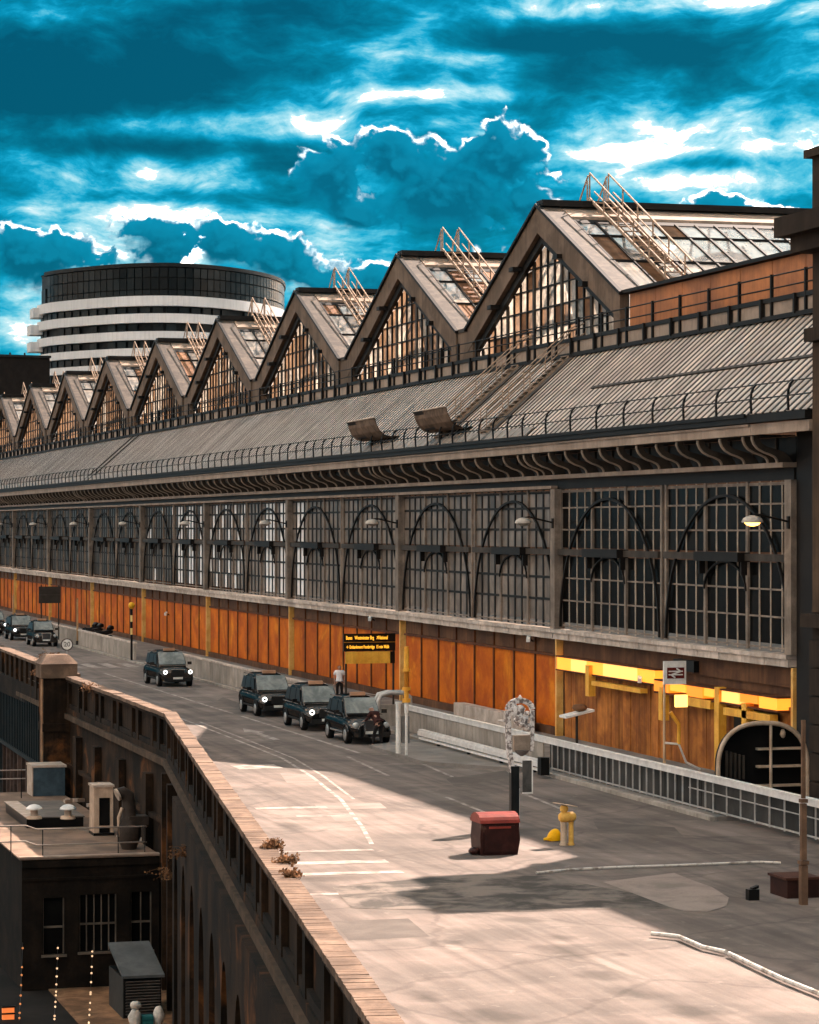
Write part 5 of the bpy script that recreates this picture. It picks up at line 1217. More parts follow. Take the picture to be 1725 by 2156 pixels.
MB().box(p_.x + .35, p_.y - .05, z0 - .75, p_.x + .75, p_.y + .1, z0 - .35).build('lamp_box', glow('lamp_box', (1.0, .55, .12), .7), rs)
MB().tube([(p_.x, p_.y + .1, 1.5), (p_.x + .5, p_.y + .1, 1.45), (p_.x + .75, p_.y + .1, .85), (p_.x + 1.25, p_.y + .1, .6)], .04, 6).build('bent_pipe', white_p, rs)
MB().tube([(p_.x + .2, p_.y + .1, 2.5), (p_.x + .5, p_.y + .1, 2.1), (p_.x + .5, p_.y + .1, 1.45)], .07, 6).build('yellow_pipe', yellow, rs)
# twenty sign behind the pier
p_ = on_z(141, 1425, 0); p_ = Vector((22.6, 148, 0)); yy = 148.0
xx = on_y(141, 1357, yy).x; zz = on_y(141, 1357, yy).z
tw_ = thing('speed_sign', 'round white 20 speed sign on a thin post behind the pier', 'sign', (xx, yy, 0))
MB().lathe((xx, yy, zz), [(.01, -.02), (.30, -.02), (.30, .02), (.01, .02)], 24, 'Y', False).build('disc', white_p, tw_)
MB().tube([(xx + .30*math.cos(2*math.pi*k/28), yy - .01, zz + .30*math.sin(2*math.pi*k/28)) for k in range(29)], .03, 6, False).build('rim', mat('sign_rim', (.05, .03, .025)), tw_)
text_mesh('numerals', '20', .36, black_p, tw_, (0, -.035, zz), align='CENTER')
MB().tube([(xx, yy + .06, 0), (xx, yy + .06, zz + .3)], .035, 8).build('post', galv, tw_)
# belisha beacon
p_ = Vector((30.3, 172.6, .12)); bx = thing('crossing_beacon', 'black and white banded crossing beacon with a yellow globe', 'beacon', p_)
zt2 = on_y(300, 1282, 172.6).z
n_ = 8; z = .12; hh = (zt2 - .12)/n_
for i in range(n_): MB().lathe((p_.x, p_.y, z + hh*i), [(.075, 0), (.075, hh)], 10).build('band', black_p if i < 3 or i % 2 == 1 else mat('beacon_white', (.8, .62, .25), (.7, .5, .18), rough=.5), bx)
MB().lathe((p_.x, p_.y, zt2), [(.06, 0), (.17, .08), (.22, .22), (.17, .36), (.04, .43)], 14).build('globe', mat('globe', (.85, .45, .03), rough=.3, grain=0), bx)
# far board
yy = 205.0; bx0, bx1 = on_y(82, 1250, yy).x, on_y(127, 1250, yy).x; z0, z1 = on_y(100, 1270, yy).z, on_y(100, 1235, yy).z
x = thing('dark_board', 'dark blank board on two posts before the far end of the orange wall', 'board', (bx0, yy, .12))
MB().box(bx0, yy, z0, bx1, yy + .12, z1).build('panel', mat('board_dark', (.045, .036, .03), (.03, .024, .02), rough=.7), x)
MB().box(bx0, yy - .02, (z0+z1)/2 - .03, bx1, yy - .001, (z0+z1)/2 + .03).build('strip', iron, x)
for q in (bx0 + .2, bx1 - .1): MB().tube([(q, yy + .18, .12), (q, yy + .18, z1 + .1)], .06, 6).build('post', iron, x)
for (px, lab) in ((28, 'tall tan post on the far footway beside the far taxis'), (163, 'short tan post just right of the far taxi rank')):
    yy = 196.0 if px > 100 else 214.0; q = on_y(px, 1300, yy); t_ = on_y(px, 1255 if px < 100 else 1262, yy).z
    x = thing('tan_post', lab, 'post', (q.x, yy, .12)); MB().lathe((q.x, yy, .12), [(.07, 0), (.06, t_ - .12), (.02, t_)], 8).build('shaft', mat('tan', (.5, .3, .15), rough=.6), x)
    MB().lathe((q.x, yy, .12), [(.13, 0), (.11, .25), (.075, .3)], 8).build('foot', iron, x)
# posts by the taxi rank
def banded_post(name, base, bands, lab, cat, extra=None):
    x = thing(name, lab, cat, base)
    for (z0, z1, r, m) in bands: MB().lathe((base[0], base[1], base[2] + z0), [(r, 0), (r, z1 - z0)], 10).build('section', m, x)
    return x
ym = yellow; wm = white_p
b_ = on_z(856, 1590, .12); s_ = .0182
x = banded_post('signal_pole', tuple(b_), [(0, 1.55, .055, wm), (1.55, 1.95, .08, wm), (1.95, 2.1, .16, ym), (2.1, 2.4, .09, ym), (2.4, 2.52, .17, ym), (2.52, 3.1, .09, mat('amber_band', (.55, .2, .02))), (3.1, 3.2, .14, ym), (3.2, 3.95, .10, ym), (3.95, 4.03, .08, ym)],
                'tall yellow pole with collars on a white foot beside the first taxi', 'pole')
b_ = on_z(839, 1586, .12)
x = banded_post('white_post', tuple(b_), [(0, 1.85, .10, wm), (1.85, 1.92, .13, wm)], 'stout plain white post standing left of the yellow pole', 'post')
MB().box(b_.x + .12, b_.y - .05, .5, b_.x + .42, b_.y + .05, 1.5).build('grey_plate', mat('grey_plate', (.2, .19, .18)), x)
# grey hoop frame
b_ = on_z(872, 1545, .12); x = thing('steel_hoop', 'thick bent grey steel hoop at the end of the silver railing', 'hoop', (30.6, 110.2, .12))
for dy in (0, .5): MB().tube([(29.6, 110 + dy, .12), (29.6, 110 + dy, 1.35), (29.75, 110 + dy, 1.62), (30.1, 110 + dy, 1.7), (30.8, 110 + dy, 1.7), (31.0, 110 + dy, 1.5), (31.0, 110 + dy, .12)], .09, 8).build('tube', galv, x)
MB().box(29.75, 110.2, .3, 30.9, 110.35, 1.2).build('plate', concrete, x)
MB().tube([(29.5, 108.6, .12), (29.1, 108.6, .9), (28.7, 108.5, 1.35), (28.0, 108.3, 1.2)], .1, 8).build('bent_arm', galv, x)
# ornate post
b_ = on_z(1083, 1742, 0); x = thing('ornate_signpost', 'dark post with carved white oval head and hanging sign plates beside the red bin', 'signpost', b_)
px_ = .0137
MB().box(b_.x - .12, b_.y - .10, 0, b_.x + .12, b_.y + .10, 1.75).build('pole', mat('pole_dark', (.014, .016, .017), rough=.4, grain=0), x)
MB().box(b_.x + .13, b_.y - .03, 0, b_.x + .16, b_.y + .03, 1.1).build('pale_edge', white_p, x)
carv = mat('carved_white', (.66, .62, .59), (.18, .15, .14), rough=.6, scale=9, grain=.3, bscale=26, bump=.8, mixpos=(.42, .55))
hz0, hz1 = 1.75, 3.62
out = []; cxh = b_.x + .17
for i in range(13):
    a = math.pi*i/12; out.append((cxh + .37*math.cos(a), hz1 - .26 + .26*math.sin(a)))
m_ = MB()
for (xa, za), (xb, zb) in zip(out, out[1:]): m_.bar((xa, b_.y, za), (xb, b_.y, zb), .16, .07, (0, 1, 0))
m_.bar((cxh + .37, b_.y, hz1 - .28), (cxh + .36, b_.y, hz0 + .4), .12, .06, (0, 1, 0)); m_.bar((cxh - .37, b_.y, hz1 - .28), (cxh - .33, b_.y, hz0 + .5), .14, .13, (0, 1, 0)); m_.bar((cxh - .33, b_.y, hz0 + .5), (cxh - .16, b_.y, hz0 - .55), .14, .14, (0, 1, 0))
m_.build('oval_frame', carv, x)
MB().lathe((cxh, b_.y, hz1), [(.07, 0), (.04, .05), (.06, .09), (.01, .16)], 8).build('finial', carv, x)
for (dx, dz, r) in ((-.17, -.30, (.17, .06, .2)), (.0, -.50, (.15, .09, .11)), (.14, -.55, (.15, .09, .1)), (.05, -.67, (.19, .1, .11)), (.2, -.42, (.1, .06, .12)), (.02, -.28, (.13, .05, .16)), (-.1, -.58, (.1, .08, .1)), (.22, -.75, (.1, .08, .12))): blob('carved_scroll', (cxh + dx, b_.y - .02, hz1 + dz), r, carv, x, int(r[0]*100 + dz*10))
MB().box(cxh - .2, b_.y - .06, hz0 + .45, cxh + .30, b_.y + .02, hz0 + .88).build('sign_plate', mat('plate_tan', (.30, .235, .185), (.2, .155, .12), rough=.6, scale=3), x)
MB().lathe((cxh + .05, b_.y - .02, hz0 + .28), [(.04, 0), (.16, .08), (.22, .165)], 12).build('lamp_bowl', mat('bowl_grey', (.16, .14, .13)), x)
MB().box(cxh + .08, b_.y - .05, hz0 - .75, cxh + .34, b_.y + .02, hz0 + .15).build('lower_plate', mat('plate_dark', (.09, .085, .08), (.05, .05, .048), rough=.5, scale=3), x)
MB().box(cxh + .341, b_.y - .05, hz0 - .76, cxh + .38, b_.y + .02, hz0 + .14).build('plate_edge', white_p, x); MB().box(cxh + .08, b_.y - .05, hz0 - .80, cxh + .38, b_.y + .02, hz0 - .762).build('plate_edge', white_p, x)
m_ = MB(); m_.prism([(cxh - .66, b_.y - .03, hz1 - .55), (cxh - .33, b_.y - .03, hz1 - .66), (cxh - .33, b_.y - .03, hz1 - .52)], (0, .05, 0)); m_.build('pointer', carv, x)
# red bin
b_ = on_z(1052, 1801, 0); x = thing('salt_bin', 'maroon salt bin with shaded sides and sunlit rounded lid put into its colours, on the road', 'bin', b_)
prof = [(-.48, 0), (.50, 0), (.55, .35), (.52, .72), (.46, .86)]
bm_ = mat('shaded_red', (.038, .012, .010), (.02, .007, .006), rough=.4, scale=3, spots=((3, .6, .72, (.12, .07, .05), .5),)); rm_ = mat('sunlit_red', (.26, .045, .032), (.17, .03, .022), rough=.35, scale=2)  # one red bin: shaded sides and lit top put into two colours
m_ = MB()
for a, b in (((-.50, 0), (-.53, .45)), ((-.53, .45), (-.50, .84))): m_.quad((b_.x + a[0], b_.y, a[1]), (b_.x + a[0], b_.y + .85, a[1]), (b_.x + b[0], b_.y + .85, b[1]), (b_.x + b[0], b_.y, b[1]))
for a, b in (((.50, 0), (.57, .40)), ((.57, .40), (.52, .84))): m_.quad((b_.x + a[0], b_.y, a[1]), (b_.x + b[0], b_.y, b[1]), (b_.x + b[0], b_.y + .85, b[1]), (b_.x + a[0], b_.y + .85, a[1]))
for y in (0, .85): m_.poly([(b_.x + p[0], b_.y + y, p[1]) for p in [(-.50, 0), (.50, 0), (.57, .40), (.52, .84), (-.50, .84), (-.53, .45)]])
m_.build('body', bm_, x)
m_ = MB(); lid = [(b_.y + .425 - .47*math.cos(math.pi*i/10), .84 + .26*math.sin(math.pi*i/10)) for i in range(11)]
for (ya, za), (yb_2, zb) in zip(lid, lid[1:]): m_.add([(b_.x - .54, ya, za), (b_.x + .56, ya, za), (b_.x + .54, yb_2, zb), (b_.x - .52, yb_2, zb)], [(0, 1, 2, 3)], True)
for xx in (-.53, .55): m_.poly([(b_.x + xx, y, z) for y, z in lid])
m_.build('lid', rm_, x)
MB().box(b_.x - .42, b_.y - .04, .08, b_.x + .42, b_.y - .002, .78).build('front_panel', bm_, x)
MB().box(b_.x - .3, b_.y - .06, .70, b_.x + .3, b_.y - .042, .76).build('hasp', rm_, x)
blob('trim', (b_.x - .60, b_.y + .3, .10), (.14, .2, .1), bm_, x, 2)
# yellow bollard and hood
b_ = on_z(1194, 1780, 0); x = thing('yellow_bollard', 'squat yellow and cream bollard with flat disc top on the road', 'bollard', b_)
cr_ = mat('cream_post', (.55, .42, .30), (.42, .31, .22), rough=.6, scale=3); yb2 = mat('bollard_yellow', (.78, .48, .12), (.6, .33, .07), rough=.5, scale=5)
MB().lathe((b_.x - .09, b_.y, 0), [(.11, 0), (.12, .03), (.09, .08), (.085, .55), (.10, .63)], 12).build('leg', cr_, x); MB().lathe((b_.x + .12, b_.y, 0), [(.09, 0), (.09, .03), (.07, .08), (.065, .56), (.08, .63)], 12).build('leg', yb2, x)
MB().tube([(b_.x - .22, b_.y, .76), (b_.x - .16, b_.y, .76), (b_.x + .18, b_.y, .77), (b_.x + .24, b_.y, .77)], [.09, .14, .135, .085], 12).build('body', yb2, x)
MB().lathe((b_.x - .08, b_.y, .885), [(.05, 0), (.11, .05), (.12, .13), (.08, .19)], 10).build('head', yb2, x)
MB().obox((b_.x - .05, b_.y, 1.1), (.26, .05, -.05), (-.04, .2, 0), (0, 0, .012)).build('disc', cr_, x)
b_ = on_z(1166, 1771, 0); x = thing('yellow_hood', 'small bright yellow hood lying on the road beside the bollard', 'hood', b_)
m_ = MB(); vs = []
for i in range(8):
    a = math.pi/2*i/7
    for k in range(14):
        t = 2*math.pi*k/14; vs.append((b_.x + .21*math.cos(a)*math.cos(t) + .05*math.sin(a), b_.y + .19*math.cos(a)*math.sin(t), .02 + .32*math.sin(a) - .06*(math.cos(t) < -.6)*math.cos(a)*0))
m_.add(vs, [(i*14+k, i*14+(k+1) % 14, (i+1)*14+(k+1) % 14, (i+1)*14+k) for i in range(7) for k in range(14)], True); m_.build('shell', mat('hood_yellow', (.85, .45, .005), (.75, .38, .005), rough=.45, scale=5), x)
m_ = MB(); m_.prism([(b_.x - .30, b_.y - .05, .03), (b_.x - .12, b_.y - .16, .06), (b_.x - .1, b_.y + .1, .06), (b_.x - .27, b_.y + .08, .03)], (0, 0, .05)); m_.build('brim', MATS['hood_yellow'], x)
# white edging
worn_w = mat('worn_white', (.62, .57, .52), (.26, .22, .19), rough=.7, scale=3.0, mixpos=(.34, .55))
def edging(pts, r, lab, m=None):
    pts = [Vector(p) for p in pts]; x = thing('white_edging', lab, 'edging', pts[0]); 
    for i, (a, b) in enumerate(zip(pts, pts[1:])): MB().tube([a, a.lerp(b, .5), b.lerp(a, .02)], [r, r*1.04, r], 8).build('length', m or worn_w, x)
edging([on_z(px, py, .05) for px, py in ((1130, 1838), (1200, 1831), (1300, 1826), (1400, 1823), (1500, 1819), (1600, 1815), (1645, 1817))], .03, 'thin white kerb edging lying across the road beyond the patch')
edging([on_z(px, py, .08) for px, py in ((1372, 1966), (1430, 1972), (1480, 1994), (1530, 2005))], .045, 'stout white edging roll on the road, upper length near the pale patch')
edging([on_z(px, py, .08) for px, py in ((1536, 2008), (1590, 2034), (1650, 2062), (1725, 2092), (1800, 2125))], .048, 'stout white edging roll on the road, lower length running out at the right')
pch = MB(); pch.poly([on_z(px, py, .012) for px, py in ((1270, 1857), (1420, 1838), (1455, 1852), (1500, 1868), (1535, 1890), (1530, 1908), (1490, 1920), (1440, 1918), (1405, 1908))])
structure(pch.build('road_patch', mat('pale_patch', (.27, .215, .185), (.18, .145, .125), rough=.85, scale=.9, grain=.2, bump=.3, mixpos=(.3, .6))))
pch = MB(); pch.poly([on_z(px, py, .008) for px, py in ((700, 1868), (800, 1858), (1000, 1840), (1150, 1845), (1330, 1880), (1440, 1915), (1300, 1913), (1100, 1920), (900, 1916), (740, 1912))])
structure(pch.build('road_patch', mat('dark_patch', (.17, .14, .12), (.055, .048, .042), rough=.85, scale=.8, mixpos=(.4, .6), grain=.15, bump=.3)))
# timber post at the right
b_ = on_z(1692, 1905, 0); x = thing('timber_post', 'tall brown timber post in collared lengths at the right edge', 'post', b_)
tm = mat('timber', (.22, .13, .08), (.12, .07, .045), rough=.8, scale=2, streak=.5)
for (z0, z1, w) in ((0, .9, .08), (.92, 1.0, .10), (1.02, 2.3, .06), (2.32, 2.4, .08), (2.42, 4.2, .04)): MB().box(b_.x - w, b_.y - w, z0, b_.x + w, b_.y + w, z1).build('length', tm, x)
x = thing('rust_box', 'low dark rust-red box behind the timber post at the right edge', 'box', tuple(on_z(1672, 1893, 0)))
b_ = on_z(1650, 1893, 0); MB().box(b_.x + .1, b_.y, 0, b_.x + .9, b_.y + 1.0, .42).build('body', mat('rust_box', (.04, .014, .010), (.02, .009, .007), rough=.7), x); MB().box(b_.x + .05, b_.y - .04, .425, b_.x + .94, b_.y + 1.04, .48).build('lid', mat('rust_lid', (.09, .035, .02), (.05, .02, .014), rough=.7), x)
b_ = on_z(1585, 1895, 0); x = thing('black_block', 'small black block on the shaded road by the right edge', 'block', b_); MB().box(b_.x - .13, b_.y - .1, 0, b_.x + .13, b_.y + .1, .25).build('body', black_p, x); MB().obox((b_.x + .05, b_.y, .28), (.08, 0, .03), (0, .07, 0), (0, 0, .03)).build('cap', iron_d, x)
# white fixture on footway
b_ = Vector((33.6, 96.5, .12)); x = thing('white_canopy', 'small tilted white canopy on a stand before the plank wall', 'canopy', b_)
MB().obox(b_ + Vector((0, 0, 1.55)), (.55, .0, .12), (0, .4, 0), (0, 0, .04)).build('roof', white_p, x); MB().tube([b_, b_ + Vector((0, 0, 1.5))], .05, 6).build('stand', iron, x); blob('load', b_ + Vector((.1, 0, 1.75)), (.3, .25, .14), rusty, x, 12)
# ------------------------------------------------------------------ taxis
paint = mat('taxi_paint', (.007, .008, .0085), (.005, .0055, .006), rough=.15, scale=2, grain=0, coat=0, spec=.16)
def lacquer(m, amount):                 # black lacquer: a thin even gloss over the pigment
    t = m.node_tree; b = next(x for x in t.nodes if x.type == 'BSDF_PRINCIPLED'); b.inputs['Specular IOR Level'].default_value = 0
    o = next(x for x in t.nodes if x.type == 'OUTPUT_MATERIAL'); g = t.nodes.new('ShaderNodeBsdfGlossy'); g.inputs['Roughness'].default_value = .12; g.inputs['Color'].default_value = (1, .86, .78, 1)
    x = t.nodes.new('ShaderNodeMixShader'); x.inputs[0].default_value = amount; t.links.new(b.outputs[0], x.inputs[1]); t.links.new(g.outputs[0], x.inputs[2]); t.links.new(x.outputs[0], o.inputs[0])
lacquer(paint, .07)
cglass = mat('taxi_glass', (.26, .275, .26), (.12, .135, .13), rough=.25, scale=1.6, grain=0, spec=.2)
cside = mat('taxi_side_glass', (.012, .013, .013), rough=.3, grain=0, spec=.04)
tyre = mat('tyre', (.014, .013, .013), rough=.85, grain=0); rimmt = mat('wheel_rim', (.40, .39, .38), (.3, .29, .28), rough=.35, metal=.6, grain=0)
chrome = mat('chrome', (.75, .75, .75), rough=.15, metal=.9, grain=0); plate_w = mat('plate_white', (.78, .76, .7), rough=.5, grain=0); plastic = mat('black_plastic', (.018, .018, .018), rough=.6, grain=0)
ring_lit = glow('ring_light', (1.0, .98, .92), 1.2); lampc = mat('lamp_clear', (.55, .56, .55), rough=.15, grain=0, metal=.3); sign_r = mat('taxi_sign', (.55, .30, .18), rough=.4, grain=0)
def ring(y, z0, z1, w, top=1.0, n=20, e=3.2):
    out = []
    for k in range(n):
        a = 2*math.pi*k/n; c, s_ = math.cos(a), math.sin(a)
        xx = (abs(c)**(2/e))*(1 if c >= 0 else -1); zz = (abs(s_)**(2/e))*(1 if s_ >= 0 else -1)
        z = (z0 + z1)/2 + zz*(z1 - z0)/2; f = 1 + (top - 1)*((z - z0)/(z1 - z0))
        out.append(Vector((xx*w*f, y, z)))
    return out
def loft(m_, rings, smooth_=True):
    n = len(rings[0]); vs = [v for r in rings for v in r]
    m_.add(vs, [(i*n+k, i*n+(k+1) % n, (i+1)*n+(k+1) % n, (i+1)*n+k) for i in range(len(rings)-1) for k in range(n)], smooth_)
    m_.add(rings[0], [tuple(range(n))]); m_.add(rings[-1], [tuple(reversed(range(n)))]); return m_
def make_taxi(kind, lab):
    """Car built at the origin, nose towards -Y, front axle at y = 0."""
    t = thing('taxi', lab, 'taxi', (0, 0, 0), 'black taxis in the road')
    new = kind == 'new'; WB = 2.98 if new else 2.886; NO = -.86 if new else -.80; TE = WB + .98
    Hh = 1.89 if new else 1.84; hw = .93 if new else .88
    m_ = MB()
    if new: rr = [(NO, .34, .78, .70), (NO + .08, .28, .92, .82), (NO + .35, .24, 1.02, .89), (0, .24, 1.07, .92), (.55, .24, 1.10, .93), (1.6, .24, 1.12, .93), (2.9, .24, 1.12, .93), (TE - .25, .26, 1.12, .91), (TE - .05, .32, 1.08, .84), (TE, .40, 1.0, .76)]
    else: rr = [(NO, .36, .80, .52), (NO + .12, .30, .90, .66), (NO + .4, .26, .99, .80), (0, .24, 1.03, .86), (.7, .24, 1.07, .88), (1.6, .24, 1.10, .88), (2.8, .24, 1.10, .88), (TE - .35, .26, 1.06, .86), (TE - .08, .32, .98, .78), (TE, .42, .9, .68)]
    loft(m_, [ring(y, z0, z1, w, .97) for (y, z0, z1, w) in rr]); m_.build('body', paint, t, True)
    m_ = MB(); b0 = .42 if new else .55
    gh = [(b0, .98, 1.08, hw - .08), (b0 + .30, .98, 1.45, hw - .09), (b0 + .62, .98, Hh - .10, hw - .10), (b0 + .95, .98, Hh - .03, hw - .10), (b0 + 1.6, .98, Hh, hw - .10), (WB - .1, .98, Hh - .02, hw - .10), (TE - .75, .98, Hh - .09, hw - .11), (TE - .42, .98, Hh - .25, hw - .13), (TE - .2, .98, 1.2, hw - .15)]
    loft(m_, [ring(y, z0 - .3, z1, w, .86, 20, 4.2) for (y, z0, z1, w) in gh]); m_.build('cabin', paint, t, True)
    # windscreen on the slope of the cabin
    sx_ = hw - .20
    def wq(y0, z0, y1, z1, wa, wb, nm, mm, d=.02):
        n_ = Vector((0, -(z1 - z0), (y1 - y0))).normalized()
        n_ = Vector((0, -abs(z1-z0), abs(y1-y0))).normalized(); q = [Vector((-wa, y0, z0)), Vector((wa, y0, z0)), Vector((wb, y1, z1)), Vector((-wb, y1, z1))]
        m2 = MB(); m2.prism([p + n_*(d + .035) for p in q], n_*-.03); m2.build(nm, mm, t, True)
    wq(b0 + .04, 1.12, b0 + .60, Hh - .14, sx_, sx_ - .06, 'windscreen', cglass)
    for s_ in (-1, 1):
        xa, xb = s_*(hw - .145), s_*(hw - .215)
        for (y0, y1, y2, y3) in ((b0 + .30, b0 + 1.18, b0 + 1.18, b0 + .66), (b0 + 1.26, b0 + 2.25, b0 + 2.22, b0 + 1.26), (b0 + 2.33, TE - .45, TE - .68, b0 + 2.30)):
            q = [Vector((xa, y0, 1.16)), Vector((xa, y1, 1.16)), Vector((xb, y2, Hh - .22)), Vector((xb, y3, Hh - .22))]
            m2 = MB(); m2.prism([p + Vector((s_*.035, 0, .0)) for p in q], (-s_*.03, 0, 0)); m2.build('side_window', cside, t, True)
        m2 = MB(); m2.box(s_*(hw + .10) - .10, b0 + .32, 1.12, s_*(hw + .10) + .10, b0 + .44, 1.27); m2.build('mirror', paint, t, True)
        m2 = MB(); m2.box(s_*(hw - .012) - .012, .45, .40, s_*(hw - .012) + .012, WB - .45, .47); m2.build('side_trim', chrome if not new else plastic, t, True)
        for yd in (b0 + 1.15, b0 + 2.2): m2 = MB(); m2.box(s_*(hw + .0) - .02, yd - .18, .94, s_*hw + .02, yd, .97); m2.build('door_handle', chrome, t, True)
        m2 = MB(); m2.bar((s_*(hw - .02), b0 + .25, 1.075), (s_*(hw - .06), TE - .35, 1.075), .03, .025); m2.build('waist_highlight', chrome, t, True)  # added bright strip imitates the highlight along the waistline
        m2 = MB(); m2.bar((s_*(hw - .18), b0 + .7, Hh - .05), (s_*(hw - .18), TE - .8, Hh - .09), .04, .03); m2.build('roof_highlight', chrome, t, True)  # added bright strip imitates the highlight on the roof edge
        for yw in (0, WB):
            w = bpy.data.objects.new('wheel', MB().lathe((s_*(hw - .11), yw, .34), [(.22, -.115), (.335, -.11), (.345, -.08), (.345, .08), (.335, .11), (.22, .115)], 20, 'X').mesh('wheel', tyre)); col.objects.link(w); w.parent = t; WL[w.name] = (0, 0, 0)
            m2 = MB(); m2.lathe((s_*(hw + .012), yw, .34), [(.225, -.01), (.215, .008), (.12, .0), (.05, .012)] if s_ > 0 else [(.225, .01), (.215, -.008), (.12, 0), (.05, -.012)], 16, 'X'); m2.build('rim', rimmt, w, True)
            m2 = MB()
            for i in range(9):
                a, b = math.pi*i/8, math.pi*(i+1)/8
                if i < 8: m2.bar((s_*(hw - .02), yw + .40*math.cos(a), .34 + .40*math.sin(a)), (s_*(hw - .02), yw + .40*math.cos(b), .34 + .40*math.sin(b)), .05, .06, (1, 0, 0))
            m2.build('wheel_arch', plastic if new else paint, t, True)
        hx, hy, hz_ = s_*(.68 if new else .62), NO + (.03 if new else .10), (.80 if new else .76)
        hl = bpy.data.objects.new('headlight', MB().lathe((hx, hy, hz_), [(.04, -.05), (.112, -.045), (.12, .0), (.11, .12)], 18, 'Y').mesh('headlight', lampc)); col.objects.link(hl); hl.parent = t; WL[hl.name] = (0, 0, 0)
        if new:
            m2 = MB(); rr_ = [Vector((hx + .088*math.cos(2*math.pi*k/18), hy - .06, hz_ + .088*math.sin(2*math.pi*k/18))) for k in range(19)]; m2.tube(rr_, .022, 6, False); m2.build('ring_light', ring_lit, hl, True)
            MB().lathe((hx, hy - .055, hz_), [(.01, -.01), (.055, -.008), (.058, .0)], 12, 'Y').build('lens', plastic, hl, True)
    yf = NO - (.012 if new else .02)
    if new:
        MB().box(-.36, yf - .02, .58, .36, yf + .04, .92).build('grille', plastic, t, True)
        MB().box(-.38, yf - .03, .925, .38, yf + .04, .955).build('grille_trim', chrome, t, True)
    else:
        m2 = MB(); m2.prism([(-.26, yf - .02, .52), (.26, yf - .02, .52), (.30, yf - .02, .94), (-.30, yf - .02, .94)], (0, .08, 0)); m2.build('grille', mat('grille_grey', (.10, .10, .105), rough=.3, metal=.5), t, True)
        m2 = MB(); m2.bar((-.28, yf - .03, .50), (-.32, yf - .03, .95), .05, .05, (0, 1, 0)); m2.bar((.28, yf - .03, .50), (.32, yf - .03, .95), .05, .05, (0, 1, 0)); m2.bar((-.33, yf - .03, .965), (.33, yf - .03, .965), .06, .05, (0, 0, 1)); m2.build('grille_surround', chrome, t, True)
    MB().box(-.72, NO - .04, .30, .72, NO + .15, .50).build('bumper', plastic if new else paint, t, True)
    MB().box(-.26, NO - .055, .42, .26, NO - .042, .53).build('number_plate', plate_w, t, True)
    MB().box(-.30, b0 + .78, Hh - .03, .30, b0 + .98, Hh + .11).build('roof_sign', sign_r, t, True)
    m2 = MB(); m2.bar((-sx_, b0 - .02, 1.10), (sx_, b0 - .02, 1.10), .05, .03); m2.build('scuttle', chrome if new else plastic, t, True)
    return t
tn = make_taxi('new', ''); to = make_taxi('old', '')
kn, ko = KIDS(tn), KIDS(to)
spots = [(tn, 27.95, 146.0, 2, 'black taxi with lit ring headlamps driving alone in the open lane'), (tn, 28.0, 122.0, 0, 'black taxi with lit ring headlamps waiting at the back of the group of three'),
         (tn, 28.0, 113.0, 0, 'black taxi with a lit ring headlamp waiting in the middle of the group of three'), (to, 27.95, 105.6, 0, 'older black taxi with chrome grille waiting first in the rank'),
         (to, 28.3, 197.0, 0, 'older black taxi far down the road, nearest of the far queue'), (tn, 28.2, 208.0, 0, 'black taxi with lit ring headlamp, second in the far queue'), (tn, 27.6, 219.5, 0, 'black taxi third in the far queue, cut by the left edge')]
used = set()
for pr, x_, y_, a_, lab in spots:
    if pr.name not in used: t = pr; used.add(pr.name)
    else: t = copy_tree(pr, None, kn if pr is tn else ko)
    t.location = (x_, y_, 0.0); t.rotation_euler = (0, 0, R(a_)); t['label'] = lab

# ------------------------------------------------------------------ people
skin = mat('skin', (.42, .24, .17), (.36, .2, .14), rough=.6, scale=8, grain=0)
def grow(name, verts, edges, radii, m, parent=None, lvl=1, loc=(0, 0, 0)):
    me = bpy.data.meshes.new(name); me.from_pydata(verts, edges, []); o = bpy.data.objects.new(name, me); col.objects.link(o)
    md = o.modifiers.new('skin', 'SKIN'); md.use_smooth_shade = True
    lay = me.skin_vertices[0] if me.skin_vertices else None
    if lay is None:
        bpy.context.view_layer.objects.active = o; bpy.context.view_layer.update(); lay = me.skin_vertices[0]
    for i, r in enumerate(radii): lay.data[i].radius = r if isinstance(r, tuple) else (r, r); lay.data[i].use_root = (i == 0)
    sb = o.modifiers.new('sub', 'SUBSURF'); sb.levels = lvl; sb.render_levels = lvl
    bpy.context.view_layer.update()
    res = bpy.data.meshes.new_from_object(o.evaluated_get(bpy.context.evaluated_depsgraph_get())); bpy.data.objects.remove(o)
    res.materials.clear(); res.materials.append(m)
    n = bpy.data.objects.new(name, res); col.objects.link(n)
    if parent is not None: n.parent = parent
    n.location = loc; return n
